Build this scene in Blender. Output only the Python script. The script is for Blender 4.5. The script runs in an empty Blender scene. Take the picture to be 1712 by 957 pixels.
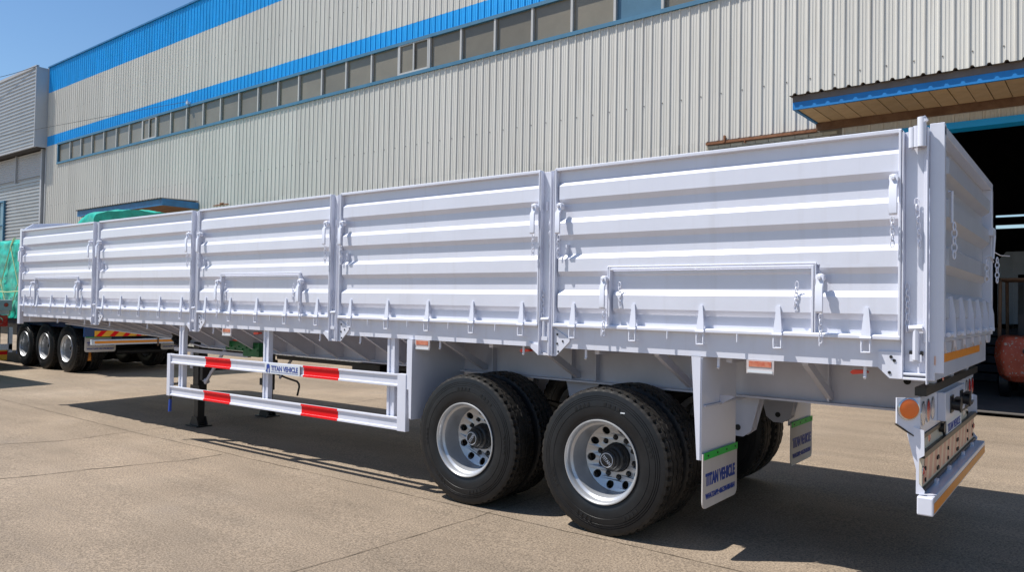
import bpy, bmesh, math, random
from mathutils import Vector, Matrix
random.seed(7)
SC = bpy.context.scene
COL = SC.collection
R = math.radians
PI = math.pi

# ------------------------------------------------------------------ camera
YAW, PITCH, ROLL, FPX = 0.657937, 0.0240395, 0.0179232, 1266.44
cam_d = bpy.data.cameras.new("camera")
cam = bpy.data.objects.new("camera", cam_d); COL.objects.link(cam)
cam_d.sensor_width = 36.0; cam_d.lens = FPX / 1712 * 36
cam_d.clip_start = 0.05; cam_d.clip_end = 2000
_f = Vector((-math.sin(YAW) * math.cos(PITCH), math.cos(YAW) * math.cos(PITCH), math.sin(PITCH)))
_r = Vector((math.cos(YAW), math.sin(YAW), 0)); _u = _r.cross(_f)
_r2 = math.cos(ROLL) * _r + math.sin(ROLL) * _u
_u2 = -math.sin(ROLL) * _r + math.cos(ROLL) * _u
_m = Matrix((( _r2.x, _u2.x, -_f.x, 0.67215), (_r2.y, _u2.y, -_f.y, -4.76006), (_r2.z, _u2.z, -_f.z, 1.67300), (0, 0, 0, 1)))
cam.matrix_world = _m
SC.camera = cam

# ------------------------------------------------------------------ sky, sun, exposure
KX, KY = 0.467, 0.312                     # shadow run per metre of height
to_sun = Vector((-KX, -KY, 1)).normalized()
w = bpy.data.worlds.new("World"); SC.world = w; w.use_nodes = True
nt = w.node_tree; nt.nodes.clear()
sky = nt.nodes.new("ShaderNodeTexSky"); sky.sky_type = 'NISHITA'; sky.sun_disc = False
sky.sun_elevation = math.asin(to_sun.z)
sky.sun_rotation = math.atan2(to_sun.x, to_sun.y)
sky.air_density = 1.0; sky.dust_density = 0.6; sky.ozone_density = 1.5
bg = nt.nodes.new("ShaderNodeBackground"); bg.inputs[1].default_value = 0.085
wo = nt.nodes.new("ShaderNodeOutputWorld")
hs = nt.nodes.new("ShaderNodeHueSaturation"); hs.inputs["Saturation"].default_value = 1.22; hs.inputs["Value"].default_value = 1.22
nt.links.new(sky.outputs[0], hs.inputs["Color"]); nt.links.new(hs.outputs[0], bg.inputs[0]); nt.links.new(bg.outputs[0], wo.inputs[0])
sun_d = bpy.data.lights.new("sun", 'SUN'); sun_d.energy = 5.0; sun_d.angle = R(0.5); sun_d.color = (1.0, 0.955, 0.89)
sun = bpy.data.objects.new("sun", sun_d); COL.objects.link(sun)
sun.rotation_euler = to_sun.to_track_quat('Z', 'Y').to_euler()
SC.view_settings.view_transform = 'Standard'; SC.view_settings.look = 'None'
SC.view_settings.exposure = 0.36; SC.view_settings.gamma = 1
SC.render.engine = 'CYCLES'
SC.render.resolution_x = 1024; SC.render.resolution_y = 573

# ------------------------------------------------------------------ materials
def mat(name, col, rough=.5, metal=0, var=.0, vs=4.0, bump=0, bs=40.0, spec=.5, coat=0, col2=None, emit=None, stretch=None, rv=0):
    m = bpy.data.materials.new(name); m.use_nodes = True
    n = m.node_tree; b = n.nodes["Principled BSDF"]; L = n.links.new
    b.inputs["Base Color"].default_value = (*col, 1); b.inputs["Roughness"].default_value = rough
    b.inputs["Metallic"].default_value = metal; b.inputs["Specular IOR Level"].default_value = spec
    if coat: b.inputs["Coat Weight"].default_value = coat; b.inputs["Coat Roughness"].default_value = .12
    tc = n.nodes.new("ShaderNodeTexCoord"); mp = n.nodes.new("ShaderNodeMapping"); L(tc.outputs["Object"], mp.inputs[0])
    if stretch: mp.inputs["Scale"].default_value = stretch
    if var or col2:
        nz = n.nodes.new("ShaderNodeTexNoise"); nz.inputs["Scale"].default_value = vs; nz.inputs["Detail"].default_value = 7
        nz.inputs["Roughness"].default_value = .65
        L(mp.outputs[0], nz.inputs["Vector"])
        rp = n.nodes.new("ShaderNodeValToRGB"); rp.color_ramp.elements[0].position = .32; rp.color_ramp.elements[1].position = .68
        c2 = col2 if col2 else tuple(min(1, c * (1 + var)) for c in col)
        c1 = col if col2 else tuple(c * (1 - var) for c in col)
        rp.color_ramp.elements[0].color = (*c1, 1); rp.color_ramp.elements[1].color = (*c2, 1)
        L(nz.outputs[0], rp.inputs[0]); L(rp.outputs[0], b.inputs["Base Color"])
        if rv:
            mr = n.nodes.new("ShaderNodeMapRange"); mr.inputs[3].default_value = rough - rv; mr.inputs[4].default_value = rough + rv
            L(nz.outputs[0], mr.inputs[0]); L(mr.outputs[0], b.inputs["Roughness"])
    if bump:
        n2 = n.nodes.new("ShaderNodeTexNoise"); n2.inputs["Scale"].default_value = bs; n2.inputs["Detail"].default_value = 4
        L(mp.outputs[0], n2.inputs["Vector"])
        bp = n.nodes.new("ShaderNodeBump"); bp.inputs["Strength"].default_value = 1; bp.inputs["Distance"].default_value = bump
        L(n2.outputs[0], bp.inputs["Height"]); L(bp.outputs[0], b.inputs["Normal"])
    if emit: b.inputs["Emission Color"].default_value = (*emit[0], 1); b.inputs["Emission Strength"].default_value = emit[1]
    return m

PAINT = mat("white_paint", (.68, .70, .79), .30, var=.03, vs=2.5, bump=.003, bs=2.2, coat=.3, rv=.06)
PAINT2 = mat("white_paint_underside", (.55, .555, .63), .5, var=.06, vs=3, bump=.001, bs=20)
SHADEWHITE = mat("shade_darkened_white_paint", (.42, .435, .485), .36, var=.05, vs=3, bump=.001, bs=6)  # trailer white darkened: the gate's shade is put into the base colour
RED = mat("red_tape", (.78, .004, .008), .55, var=.03, spec=.2)
RUBBER = mat("black_rubber", (.005, .006, .008), .45, var=.3, vs=6, bump=.0006, bs=140, col2=(.013, .014, .016), rv=.08, spec=.38)
TREAD = mat("dusty_tread_rubber", (.007, .007, .007), .55, spec=.3, col2=(.034, .030, .026), vs=9, bump=.001, bs=90)
RIM = mat("silver_rim_paint", (.50, .515, .54), .38, metal=.6, var=.08, vs=5, bump=.0006, bs=30)
BLACK = mat("black_metal", (.012, .012, .013), .45, var=.3, vs=8, bump=.001, bs=50)
BLACKR = mat("black_plastic", (.015, .015, .016), .35)
HOLE = mat("dark_hollow", (.004, .004, .004), .8)
ORANGE = mat("orange_lamp", (.85, .16, .01), .22, bump=.002, bs=220, coat=.5)
OTAPE = mat("orange_reflective_tape", (.80, .27, .015), .4, var=.08, vs=30)
LAMPRED = mat("red_lamp", (.55, .02, .015), .2, coat=.5, bump=.001, bs=200)
LAMPCLR = mat("clear_lamp", (.55, .50, .50), .15, coat=.6, bump=.001, bs=200)
CHROME = mat("chrome_ring", (.6, .6, .6), .15, metal=.9)
BEIGE = mat("beige_plate", (.62, .56, .44), .35, var=.05)
FLAP = mat("grey_rubber_flap", (.60, .56, .53), .6, var=.05, vs=5)
GREEN = mat("green_strip", (.02, .50, .06), .5)
NAVY = mat("navy_lettering", (.015, .05, .30), .5)
WLET = mat("white_lettering", (.6, .62, .66), .4)
PLATEW = mat("white_plate", (.66, .70, .74), .35)
DGREEN = mat("dark_green_paint", (.01, .13, .035), .45, var=.3, vs=14)
BLUEP = mat("blue_chassis_paint", (.01, .05, .16), .4, var=.1)
REDM = mat("bright_red_plastic", (.75, .06, .03), .35)
STEEL = mat("galvanised_steel", (.55, .56, .6), .4, metal=.3)
YEL = mat("yellow_reflective", (.85, .42, .02), .4)
PINKO = mat("salmon_reflective", (.70, .32, .20), .35, var=.05, vs=12)
SALM2 = mat("cream_reflective", (.80, .55, .36), .35, var=.05, vs=12)
CREAM = mat("cream_sheet_metal", (.645, .625, .57), .5, var=.045, vs=.7, bump=.002, bs=3, stretch=(1, 1, .25))
BLUES = mat("blue_sheet_metal", (.004, .36, .82), .45, var=.10, vs=1.2, bump=.001, bs=3)
BLUEF = mat("blue_flashing", (.02, .15, .34), .5, var=.2, vs=4)
GLASS = mat("dusty_window_glass", (.20, .178, .135), .25, var=.12, vs=.8, spec=.45)
GLASSB = mat("blue_window_glass", (.10, .19, .26), .15, var=.1, vs=1)
MULL = mat("grey_window_frame", (.46, .46, .45), .5, var=.06)
MULLB = mat("blue_window_frame", (.05, .17, .28), .5, var=.1)
GREYC = mat("grey_corrugated_sheet", (.40, .41, .42), .4, metal=.2, var=.06, vs=1)
GREYT = mat("grey_trim_sheet", (.42, .43, .45), .5, var=.05, vs=1)
RUST = mat("rusty_steel", (.16, .055, .02), .8, col2=(.30, .14, .07), vs=7, bump=.003, bs=30)
BROWN = mat("dirty_brown_beam", (.11, .055, .03), .8, col2=(.2, .12, .07), vs=5)
SOFF = mat("tan_soffit_board", (.42, .30, .17), .7, col2=(.50, .37, .22), vs=4, bump=.002, bs=14)
FASC = mat("blue_fascia_paint", (.006, .19, .52), .5, var=.15, vs=3)
FASCR = mat("rust_stained_fascia", (.12, .095, .08), .7, col2=(.17, .15, .14), vs=2.1)
REFR = mat("faded_red_reflector", (.50, .10, .05), .4, col2=(.62, .26, .16), vs=40)
ROOFM = mat("weathered_roof_sheet", (.17, .15, .13), .7, var=.2, vs=4)
BRICK = mat("pale_brick", (.46, .43, .34), .8, var=.1, vs=9, bump=.003, bs=60)
MORT = mat("grey_mortar", (.24, .22, .19), .9)
TARP = mat("green_tarpaulin", (.004, .30, .21), .40, col2=(.01, .52, .38), vs=3.6, bump=.006, bs=22, coat=.15)
TARPD = mat("green_tarpaulin_top", (.005, .33, .20), .45, col2=(.01, .46, .30), vs=2.6, bump=.01, bs=9)
ROPE = mat("yellowed_rope", (.42, .50, .26), .7)
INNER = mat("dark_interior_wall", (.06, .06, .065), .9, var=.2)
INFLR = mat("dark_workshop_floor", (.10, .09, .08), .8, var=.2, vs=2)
TRLW = mat("grey_white_trailer_sheet", (.55, .58, .64), .5, var=.06, vs=2)
FORK = mat("chipped_orange_red_paint", (.42, .06, .025), .55, col2=(.58, .11, .05), vs=5, bump=.003, bs=25)
WIREM = mat("black_cable", (.02, .02, .022), .6)

def add_chips(m):      # paint worn through to pale metal in small flecks
    n = m.node_tree; L = n.links.new; b = n.nodes["Principled BSDF"]
    src = b.inputs["Base Color"].links[0].from_socket
    tc = n.nodes.new("ShaderNodeTexCoord"); v = n.nodes.new("ShaderNodeTexNoise"); v.inputs["Scale"].default_value = 26; v.inputs["Detail"].default_value = 6
    L(tc.outputs["Object"], v.inputs["Vector"])
    r = n.nodes.new("ShaderNodeValToRGB"); r.color_ramp.elements[0].position = .60; r.color_ramp.elements[1].position = .64
    L(v.outputs[0], r.inputs[0]); mx = n.nodes.new("ShaderNodeMixRGB"); L(r.outputs[0], mx.inputs[0]); L(src, mx.inputs[1])
    mx.inputs[2].default_value = (.45, .38, .30, 1); L(mx.outputs[0], b.inputs["Base Color"])
add_chips(FORK)

def vary(m, amt, rust=0):
    n = m.node_tree; L = n.links.new; N = n.nodes.new; b = n.nodes["Principled BSDF"]; src = b.inputs["Base Color"].links[0].from_socket
    oi = N("ShaderNodeObjectInfo"); mr = N("ShaderNodeMapRange"); mr.inputs[3].default_value = 1 - amt; mr.inputs[4].default_value = 1 + amt
    L(oi.outputs["Random"], mr.inputs[0]); mx = N("ShaderNodeMixRGB"); mx.blend_type = 'MULTIPLY'; mx.inputs[0].default_value = 1
    L(src, mx.inputs[1]); L(mr.outputs[0], mx.inputs[2]); out = mx.outputs[0]
    if rust:
        tc = N("ShaderNodeTexCoord"); ad = N("ShaderNodeVectorMath"); ad.operation = 'ADD'; mu = N("ShaderNodeVectorMath"); mu.operation = 'SCALE'
        mu.inputs[3].default_value = 9.0; cx = N("ShaderNodeCombineXYZ"); L(oi.outputs["Random"], cx.inputs[0]); L(cx.outputs[0], mu.inputs[0])
        L(tc.outputs["Object"], ad.inputs[0]); L(mu.outputs[0], ad.inputs[1])
        mp = N("ShaderNodeMapping"); mp.inputs["Scale"].default_value = (14, 1, .35); L(ad.outputs[0], mp.inputs[0])
        nz = N("ShaderNodeTexNoise"); nz.inputs["Scale"].default_value = 1.0; nz.inputs["Detail"].default_value = 5; L(mp.outputs[0], nz.inputs["Vector"])
        rp = N("ShaderNodeValToRGB"); rp.color_ramp.elements[0].position = .56; rp.color_ramp.elements[1].position = .80; rp.color_ramp.elements[1].color = (rust, rust, rust, 1)
        L(nz.outputs[0], rp.inputs[0]); m2 = N("ShaderNodeMixRGB"); L(rp.outputs[0], m2.inputs[0]); L(out, m2.inputs[1]); m2.inputs[2].default_value = (.30, .25, .18, 1); out = m2.outputs[0]
    L(out, b.inputs["Base Color"])
vary(CREAM, .045, .5); vary(BLUES, .05); vary(GLASS, .16); vary(SOFF, .12); vary(BRICK, .15); vary(GREYC, .03); vary(PAINT, .012, .13)

def ground_material():
    m = bpy.data.materials.new("concrete_ground"); m.use_nodes = True
    n = m.node_tree; b = n.nodes["Principled BSDF"]; L = n.links.new; N = n.nodes.new
    b.inputs["Roughness"].default_value = .85; b.inputs["Specular IOR Level"].default_value = .25
    tc = N("ShaderNodeTexCoord")
    def noise(s, d=6, r=.6, vec=None):
        x = N("ShaderNodeTexNoise"); x.inputs["Scale"].default_value = s; x.inputs["Detail"].default_value = d; x.inputs["Roughness"].default_value = r
        L(vec or tc.outputs["Object"], x.inputs["Vector"]); return x.outputs[0]
    def ramp(src, stops):
        x = N("ShaderNodeValToRGB"); e = x.color_ramp.elements
        while len(e) < len(stops): e.new(.5)
        for i, (p, c) in enumerate(stops): e[i].position = p; e[i].color = (*c, 1)
        L(src, x.inputs[0]); return x.outputs[0]
    def mix(f, a, c, mode='MIX'):
        x = N("ShaderNodeMixRGB"); x.blend_type = mode
        for i, s in enumerate((f, a, c)):
            if isinstance(s, (int, float)): x.inputs[i].default_value = s
            else: L(s, x.inputs[i])
        return x.outputs[0]
    mp = N("ShaderNodeMapping"); mp.inputs["Scale"].default_value = (.35, 1.6, 1); mp.inputs["Rotation"].default_value = (0, 0, R(12))
    L(tc.outputs["Object"], mp.inputs[0])
    base = ramp(noise(.45, 8, .62), [(.3, (.218, .174, .130)), (.5, (.256, .205, .153)), (.72, (.285, .234, .180))])
    streak = ramp(noise(1.3, 7, .6, mp.outputs[0]), [(.35, (.80, .80, .80)), (.6, (1.06, 1.05, 1.04))])
    c = mix(.75, base, streak, 'MULTIPLY')
    grain = ramp(noise(70, 4, .7), [(.38, (.50, .49, .48)), (.5, (1, 1, 1)), (.62, (1.42, 1.41, 1.38))])
    c = mix(.8, c, grain, 'MULTIPLY')
    fine = ramp(noise(260, 2, .6), [(.38, (.60, .60, .60)), (.62, (1.38, 1.36, 1.34))])
    c = mix(.7, c, fine, 'MULTIPLY')
    vo = N("ShaderNodeTexVoronoi"); vo.inputs["Scale"].default_value = 38; L(tc.outputs["Object"], vo.inputs["Vector"])
    peb = ramp(vo.outputs["Distance"], [(.10, (1, 1, 1)), (.24, (0, 0, 0))])
    pm = mix(1.0, peb, ramp(noise(9, 3, .6), [(.48, (0, 0, 0)), (.62, (.55, .55, .55))]), 'MULTIPLY')
    c = mix(pm, c, ramp(vo.outputs["Color"], [(.3, (.20, .17, .14)), (.7, (.42, .38, .33))]))
    v2 = N("ShaderNodeTexVoronoi"); v2.inputs["Scale"].default_value = 11; L(tc.outputs["Object"], v2.inputs["Vector"])
    pit = ramp(v2.outputs["Distance"], [(.035, (.8, .8, .8)), (.075, (0, 0, 0))])
    dk = N("ShaderNodeRGB"); dk.label = "pit"
    c = mix(pit, c, dk.outputs[0])
    mp3 = N("ShaderNodeMapping"); mp3.inputs["Scale"].default_value = (.12, 3.2, 1); mp3.inputs["Rotation"].default_value = (0, 0, R(-7)); L(tc.outputs["Object"], mp3.inputs[0])
    scuff = ramp(noise(1.0, 5, .7, mp3.outputs[0]), [(.56, (0, 0, 0)), (.70, (.35, .35, .35))])
    dk2 = N("ShaderNodeRGB"); dk2.label = "scuff"
    c = mix(scuff, c, dk2.outputs[0])
    pt = ramp(noise(.33, 3, .45), [(.44, (.86, .86, .86)), (.50, (1, 1, 1)), (.60, (1, 1, 1)), (.64, (1.12, 1.11, 1.10))])
    c = mix(.7, c, pt, 'MULTIPLY')
    stain = ramp(noise(.9, 4, .5), [(.62, (0, 0, 0)), (.78, (.45, .45, .45))])
    c = mix(stain, c, (lambda r: r.outputs[0])(N("ShaderNodeRGB")))
    n.nodes[-1]
    for x in n.nodes:
        if x.type == 'RGB': x.outputs[0].default_value = {'pit': (.12, .095, .075, 1), 'scuff': (.19, .155, .125, 1)}.get(x.label, (.19, .16, .135, 1))
    L(c, b.inputs["Base Color"])
    bp = N("ShaderNodeBump"); bp.inputs["Distance"].default_value = .006; bp.inputs["Strength"].default_value = .8
    bp2 = N("ShaderNodeBump"); bp2.inputs["Distance"].default_value = .004; bp2.inputs["Strength"].default_value = .8
    L(noise(45, 6, .75), bp.inputs["Height"]); L(noise(5, 4, .6), bp2.inputs["Height"]); L(bp.outputs[0], bp2.inputs["Normal"])
    L(bp2.outputs[0], b.inputs["Normal"])
    return m
GROUND = ground_material()
JOINT = mat("dirt_filled_joint", (.10, .075, .05), .95, var=.3, vs=20)

# ------------------------------------------------------------------ mesh helpers
class MB:
    def __init__(s): s.v = []; s.f = []; s.mi = []; s.cur = 0
    def quad(s, *pts):
        i = len(s.v); s.v += [tuple(p) for p in pts]; s.f.append(tuple(range(i, i + len(pts)))); s.mi.append(s.cur); return s
    def box(s, x0, x1, y0, y1, z0, z1):
        i = len(s.v)
        s.v += [(x, y, z) for z in (z0, z1) for y in (y0, y1) for x in (x0, x1)]
        for q in ((0, 2, 3, 1), (4, 5, 7, 6), (0, 1, 5, 4), (2, 6, 7, 3), (0, 4, 6, 2), (1, 3, 7, 5)):
            s.f.append(tuple(i + k for k in q)); s.mi.append(s.cur)
        return s
    def prism(s, pts, axis, a, b):
        """polygon pts (2D) extruded along axis from a to b; axis x: pts=(y,z); y: (x,z); z: (x,y)"""
        def P(p, t):
            return {'x': (t, p[0], p[1]), 'y': (p[0], t, p[1]), 'z': (p[0], p[1], t)}[axis]
        i = len(s.v); n = len(pts)
        s.v += [P(p, a) for p in pts] + [P(p, b) for p in pts]
        s.f.append(tuple(range(i, i + n))); s.f.append(tuple(range(i + 2 * n - 1, i + n - 1, -1))); s.mi += [s.cur] * 2
        for k in range(n):
            s.f.append((i + k, i + (k + 1) % n, i + n + (k + 1) % n, i + n + k)); s.mi.append(s.cur)
        return s
    def tube(s, pts, r, n=8, cap=True, closed=False):
        pts = [Vector(p) for p in pts]; m = len(pts); base = len(s.v); prev = None
        for k, p in enumerate(pts):
            if closed: d = (pts[(k + 1) % m] - pts[k - 1])
            else: d = (pts[min(k + 1, m - 1)] - pts[max(k - 1, 0)])
            d.normalize()
            a = prev - d * prev.dot(d) if prev is not None else d.orthogonal()
            if a.length < 1e-6: a = d.orthogonal()
            a.normalize(); prev = a; b = d.cross(a)
            rr = r[k] if isinstance(r, (list, tuple)) else r
            s.v += [tuple(p + a * rr * math.cos(2 * PI * j / n) + b * rr * math.sin(2 * PI * j / n)) for j in range(n)]
        for k in range(m if closed else m - 1):
            k2 = (k + 1) % m
            for j in range(n):
                s.f.append((base + k * n + j, base + k * n + (j + 1) % n, base + k2 * n + (j + 1) % n, base + k2 * n + j)); s.mi.append(s.cur)
        if cap and not closed:
            s.f.append(tuple(base + j for j in range(n))[::-1]); s.f.append(tuple(base + (m - 1) * n + j for j in range(n))); s.mi += [s.cur] * 2
        return s
    def lathe(s, prof, n=64, cx=0, cz=0):
        """prof: (radius, y) revolved round the Y axis through (cx, cz)"""
        b = len(s.v)
        for r, y in prof:
            s.v += [(cx + r * math.cos(2 * PI * j / n), y, cz + r * math.sin(2 * PI * j / n)) for j in range(n)]
        for k in range(len(prof) - 1):
            for j in range(n):
                s.f.append((b + k * n + j, b + k * n + (j + 1) % n, b + (k + 1) * n + (j + 1) % n, b + (k + 1) * n + j)); s.mi.append(s.cur)
        return s
    def mesh(s, name, mats, sharp=35, fixn=True):
        me = bpy.data.meshes.new(name); me.from_pydata(s.v, [], s.f); me.update()
        if not isinstance(mats, (list, tuple)): mats = [mats]
        for m in mats: me.materials.append(m)
        for p, i in zip(me.polygons, s.mi): p.material_index = i
        if fixn:
            bm = bmesh.new(); bm.from_mesh(me); bmesh.ops.recalc_face_normals(bm, faces=bm.faces); bm.to_mesh(me); bm.free()
        if sharp:
            for p in me.polygons: p.use_smooth = True
            me.set_sharp_from_angle(angle=R(sharp))
        return me
    def obj(s, name, mats, parent=None, **k):
        return link(name, s.mesh(name, mats, **k), parent)

def link(name, me, parent=None, loc=None, rot=None):
    o = bpy.data.objects.new(name, me); COL.objects.link(o)
    if parent: o.parent = parent
    if loc: o.location = loc
    if rot: o.rotation_euler = rot
    return o
def tag(o, label=None, cat=None, group=None, kind=None):
    if label: o['label'] = label
    if cat: o['category'] = cat
    if group: o['group'] = group
    if kind: o['kind'] = kind
    return o
def empty(name, loc=(0, 0, 0), rot=(0, 0, 0), parent=None):
    o = bpy.data.objects.new(name, None); COL.objects.link(o); o.location = loc; o.rotation_euler = rot; o.empty_display_size = .2
    if parent: o.parent = parent
    return o
def bevel(o, w=.004, seg=2):
    m = o.modifiers.new("bevel", 'BEVEL'); m.width = w; m.segments = seg; m.limit_method = 'ANGLE'; m.angle_limit = R(40); m.harden_normals = False
    return o
def copy_tree(o, parent=None):
    c = o.copy(); COL.objects.link(c)
    if parent: c.parent = parent
    for ch in [x for x in o.children]: copy_tree(ch, c)
    return c
def text_mesh(txt, size, width=None, extrude=.0015, bold=0, sub=None):
    """lettering as a mesh: in local XY, origin at left baseline; width rescales it"""
    cu = bpy.data.curves.new("lettering", 'FONT'); cu.body = txt; cu.size = size; cu.extrude = extrude; cu.offset = bold; cu.resolution_u = 3
    o = bpy.data.objects.new("lettering", cu); COL.objects.link(o)
    dg = bpy.context.evaluated_depsgraph_get(); me = bpy.data.meshes.new_from_object(o.evaluated_get(dg))
    bpy.data.objects.remove(o); bpy.data.curves.remove(cu)
    xs = [v.co.x for v in me.vertices]
    if width:
        x0, x1 = min(xs), max(xs); k = width / (x1 - x0)
        for v in me.vertices: v.co.x = (v.co.x - x0) * k
    return me
def holed_plate(outer, holes, thick, n=40):
    """flat plate in local XY with round holes [(x,y,r)]; outer = list of pts"""
    cu = bpy.data.curves.new("plate", 'CURVE'); cu.dimensions = '2D'; cu.fill_mode = 'BOTH'; cu.extrude = thick / 2
    def poly(pts):
        sp = cu.splines.new('POLY'); sp.points.add(len(pts) - 1)
        for p, q in zip(sp.points, pts): p.co = (q[0], q[1], 0, 1)
        sp.use_cyclic_u = True
    poly(outer)
    for hx, hy, hr in holes: poly([(hx + hr * math.cos(2 * PI * k / 18), hy + hr * math.sin(2 * PI * k / 18)) for k in range(18)])
    o = bpy.data.objects.new("plate", cu); COL.objects.link(o)
    dg = bpy.context.evaluated_depsgraph_get(); me = bpy.data.meshes.new_from_object(o.evaluated_get(dg))
    bpy.data.objects.remove(o); bpy.data.curves.remove(cu); return me
def circ(r, n=48, cx=0, cy=0): return [(cx + r * math.cos(2 * PI * k / n), cy + r * math.sin(2 * PI * k / n)) for k in range(n)]
def setmat(me, m):
    me.materials.clear(); me.materials.append(m); return me

def gz(x, y): return .00676 * (max(-40, min(20, x)) + 2.8) + .01645 * max(-8, min(4, y))

# ------------------------------------------------------------------ ground
def build_ground():
    mb = MB()
    xs = [-900, -300, -100, -60] + [-40 + 2 * i for i in range(31)] + [40, 100, 300, 900]
    ys = [-900, -300, -100, -40, -20, -12, -8, -6, -4, -2, 0, 2, 4, 6, 8, 8.7, 30, 60, 100, 300, 900]
    nx = len(xs)
    for y in ys:
        for x in xs: mb.v.append((x, y, gz(x, y)))
    for j in range(len(ys) - 1):
        for i in range(nx - 1):
            a = j * nx + i; mb.f.append((a, a + 1, a + nx + 1, a + nx)); mb.mi.append(0)
    g = mb.obj("ground", GROUND); tag(g, kind='structure')
    def strip(pts, wd, name, jit=.012):
        mb = MB(); rnd = random.Random(len(pts) * 13 + int(pts[0][0] * 7))
        P = []
        for (x0, y0), (x1, y1) in zip(pts, pts[1:]):
            L = math.hypot(x1 - x0, y1 - y0); n = max(2, int(L / .12))
            for k in range(n):
                t = k / n; P.append((x0 + (x1 - x0) * t, y0 + (y1 - y0) * t))
        P.append(pts[-1]); off = 0; V = []
        for k, (x, y) in enumerate(P):
            x2, y2 = P[min(k + 1, len(P) - 1)]; x1, y1 = P[max(k - 1, 0)]
            d = Vector((x2 - x1, y2 - y1)).normalized(); nrm = Vector((-d.y, d.x))
            off = off * .8 + rnd.uniform(-jit, jit); hw = wd * rnd.uniform(.3, 1.2) / 2
            c = Vector((x, y)) + nrm * off
            for sgn in (-1, 1):
                q = c + nrm * hw * sgn; V.append((q.x, q.y, gz(q.x, q.y) + .003))
        mb.v = V
        for k in range(len(P) - 1): mb.f.append((2 * k, 2 * k + 2, 2 * k + 3, 2 * k + 1)); mb.mi.append(0)
        o = mb.obj(name, JOINT, g, sharp=None)
        return o
    strip([(-40, .12), (-14, .1), (-9, -.03), (-4, -.03), (4, -.05), (14, -.1)], .009, "joint", .006)
    strip([(-9.1, 9), (-8.95, 3), (-9.03, .84), (-9.1, -.86), (-9.75, -2), (-10.5, -4)], .014, "crack", .02)
    strip([(-6.9, -.1), (-6.97, -.54), (-7.18, -1.06), (-7.53, -2), (-8.2, -3.4)], .017, "crack", .02)
    strip([(-3.15, 9), (-3.1, 3), (-3.17, -.17), (-3.26, -1.33), (-3.5, -3), (-3.6, -6)], .008, "joint", .008)
    strip([(-15.2, 9), (-15, 0), (-15.3, -5)], .012, "joint", .01)
    #strip([(-40, 4.6), (20, 4.3)], .010, "joint", .006)
    #strip([(2.7, 9), (2.8, -5)], .01, "joint", .006)
    #strip([(-40, -4.3), (20, -4.4)], .009, "joint", .006)
    return g
build_ground()

# ------------------------------------------------------------------ workshop hall
HA = R(.95)
HALL_O = Vector((-37.4, 9.5, 0))
hall = empty("workshop_hall", HALL_O, (0, 0, -HA))
tag(hall, "long cream corrugated workshop hall with two blue bands and a strip of windows", "building")
def rib_profile(n=4, p=.206, h=.022):
    P = []
    for i in range(n):
        a = i * p
        P += [(a, 0), (a + .012, -h), (a + .034, -h), (a + .046, 0), (a + .093, 0), (a + .097, -.006), (a + .109, -.006), (a + .113, 0),
              (a + .146, 0), (a + .150, -.006), (a + .162, -.006), (a + .166, 0)]
    P.append((n * p, 0)); return P
def sheet_mesh(name, z0, z1, m, n=4):
    mb = MB(); P = rib_profile(n)
    for i, (a, b) in enumerate(zip(P, P[1:])):
        mb.quad((a[0], a[1], z0), (b[0], b[1], z0), (b[0], b[1], z1), (a[0], a[1], z1))
    return mb.mesh(name, m, sharp=None, fixn=False)
SW = .824
NS = 63
HALL_L = NS * SW
def place_sheets(z0, z1, m, s0=0, s1=HALL_L, name="wall_sheet"):
    me = sheet_mesh(name, z0, z1, m); k0 = int(round(s0 / SW)); k1 = int(round(s1 / SW))
    for k in range(k0, k1): link(name, me, hall, (k * SW, -random.uniform(0, .003), 0))
DOOR0, DOOR1 = 42 * SW, 51 * SW       # the big door, s 34.6 .. 42
place_sheets(10.98, 12.17, BLUES)
place_sheets(8.97, 10.982, CREAM)
place_sheets(8.52, 8.972, BLUES)
place_sheets(4.86, 7.585, CREAM)
place_sheets(0, 4.862, CREAM, 0, 39 * SW)
link("wall_sheet", sheet_mesh("wall_sheet", 7.58, 8.525, CREAM, 6), hall)
place_sheets(4.66, 4.862, CREAM, 42 * SW, 51 * SW)
place_sheets(0, 4.862, CREAM, 51 * SW, HALL_L)
# body behind the sheets: walls, roof
mb = MB()
mb.box(0, DOOR0, .03, .25, 0, 7.58); mb.box(DOOR0, DOOR1, .03, .25, 4.6, 7.58); mb.box(DOOR1, HALL_L, .03, .25, 0, 7.58)
mb.box(0, HALL_L, .03, .25, 8.5, 12.1)
mb.box(0, 1.3, .03, .25, 7.58, 8.5)
mb.box(-.0, .22, .25, 24, 0, 12.1); mb.box(HALL_L - .2, HALL_L, .25, 24, 0, 12.1)
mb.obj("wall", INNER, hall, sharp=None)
mb = MB()
bz = [(0, 4.0), (5.45, 5.80), (6.2, 12.0)]
mb.box(.2, HALL_L - .2, 23.8, 24, 0, 5.2); mb.box(.2, HALL_L - .2, 23.8, 24, 5.36, 5.68); mb.box(.2, HALL_L - .2, 23.8, 24, 5.78, 12.0)
mb.box(.2, 30, 23.8, 24, 5.2, 5.36); mb.box(.2, 30, 23.8, 24, 5.68, 5.78); mb.box(47, HALL_L - .2, 23.8, 24, 5.2, 5.36); mb.box(47, HALL_L - .2, 23.8, 24, 5.68, 5.78)
for k in range(9): mb.box(30 + k * 1.4, 30.1 + k * 1.4, 23.78, 24, 5.2, 5.78)
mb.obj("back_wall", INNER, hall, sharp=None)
mb = MB(); mb.box(-.05, HALL_L, .0, 24.1, 12.1, 12.2); mb.box(-.05, HALL_L, -.06, -.005, 12.15, 12.21)
mb.obj("roof", BLUEF, hall, sharp=None)
mb = MB(); mb.box(.2, HALL_L - .2, .1, 23.8, .13, .145); mb.obj("workshop_floor", INFLR, hall, sharp=None)
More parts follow.
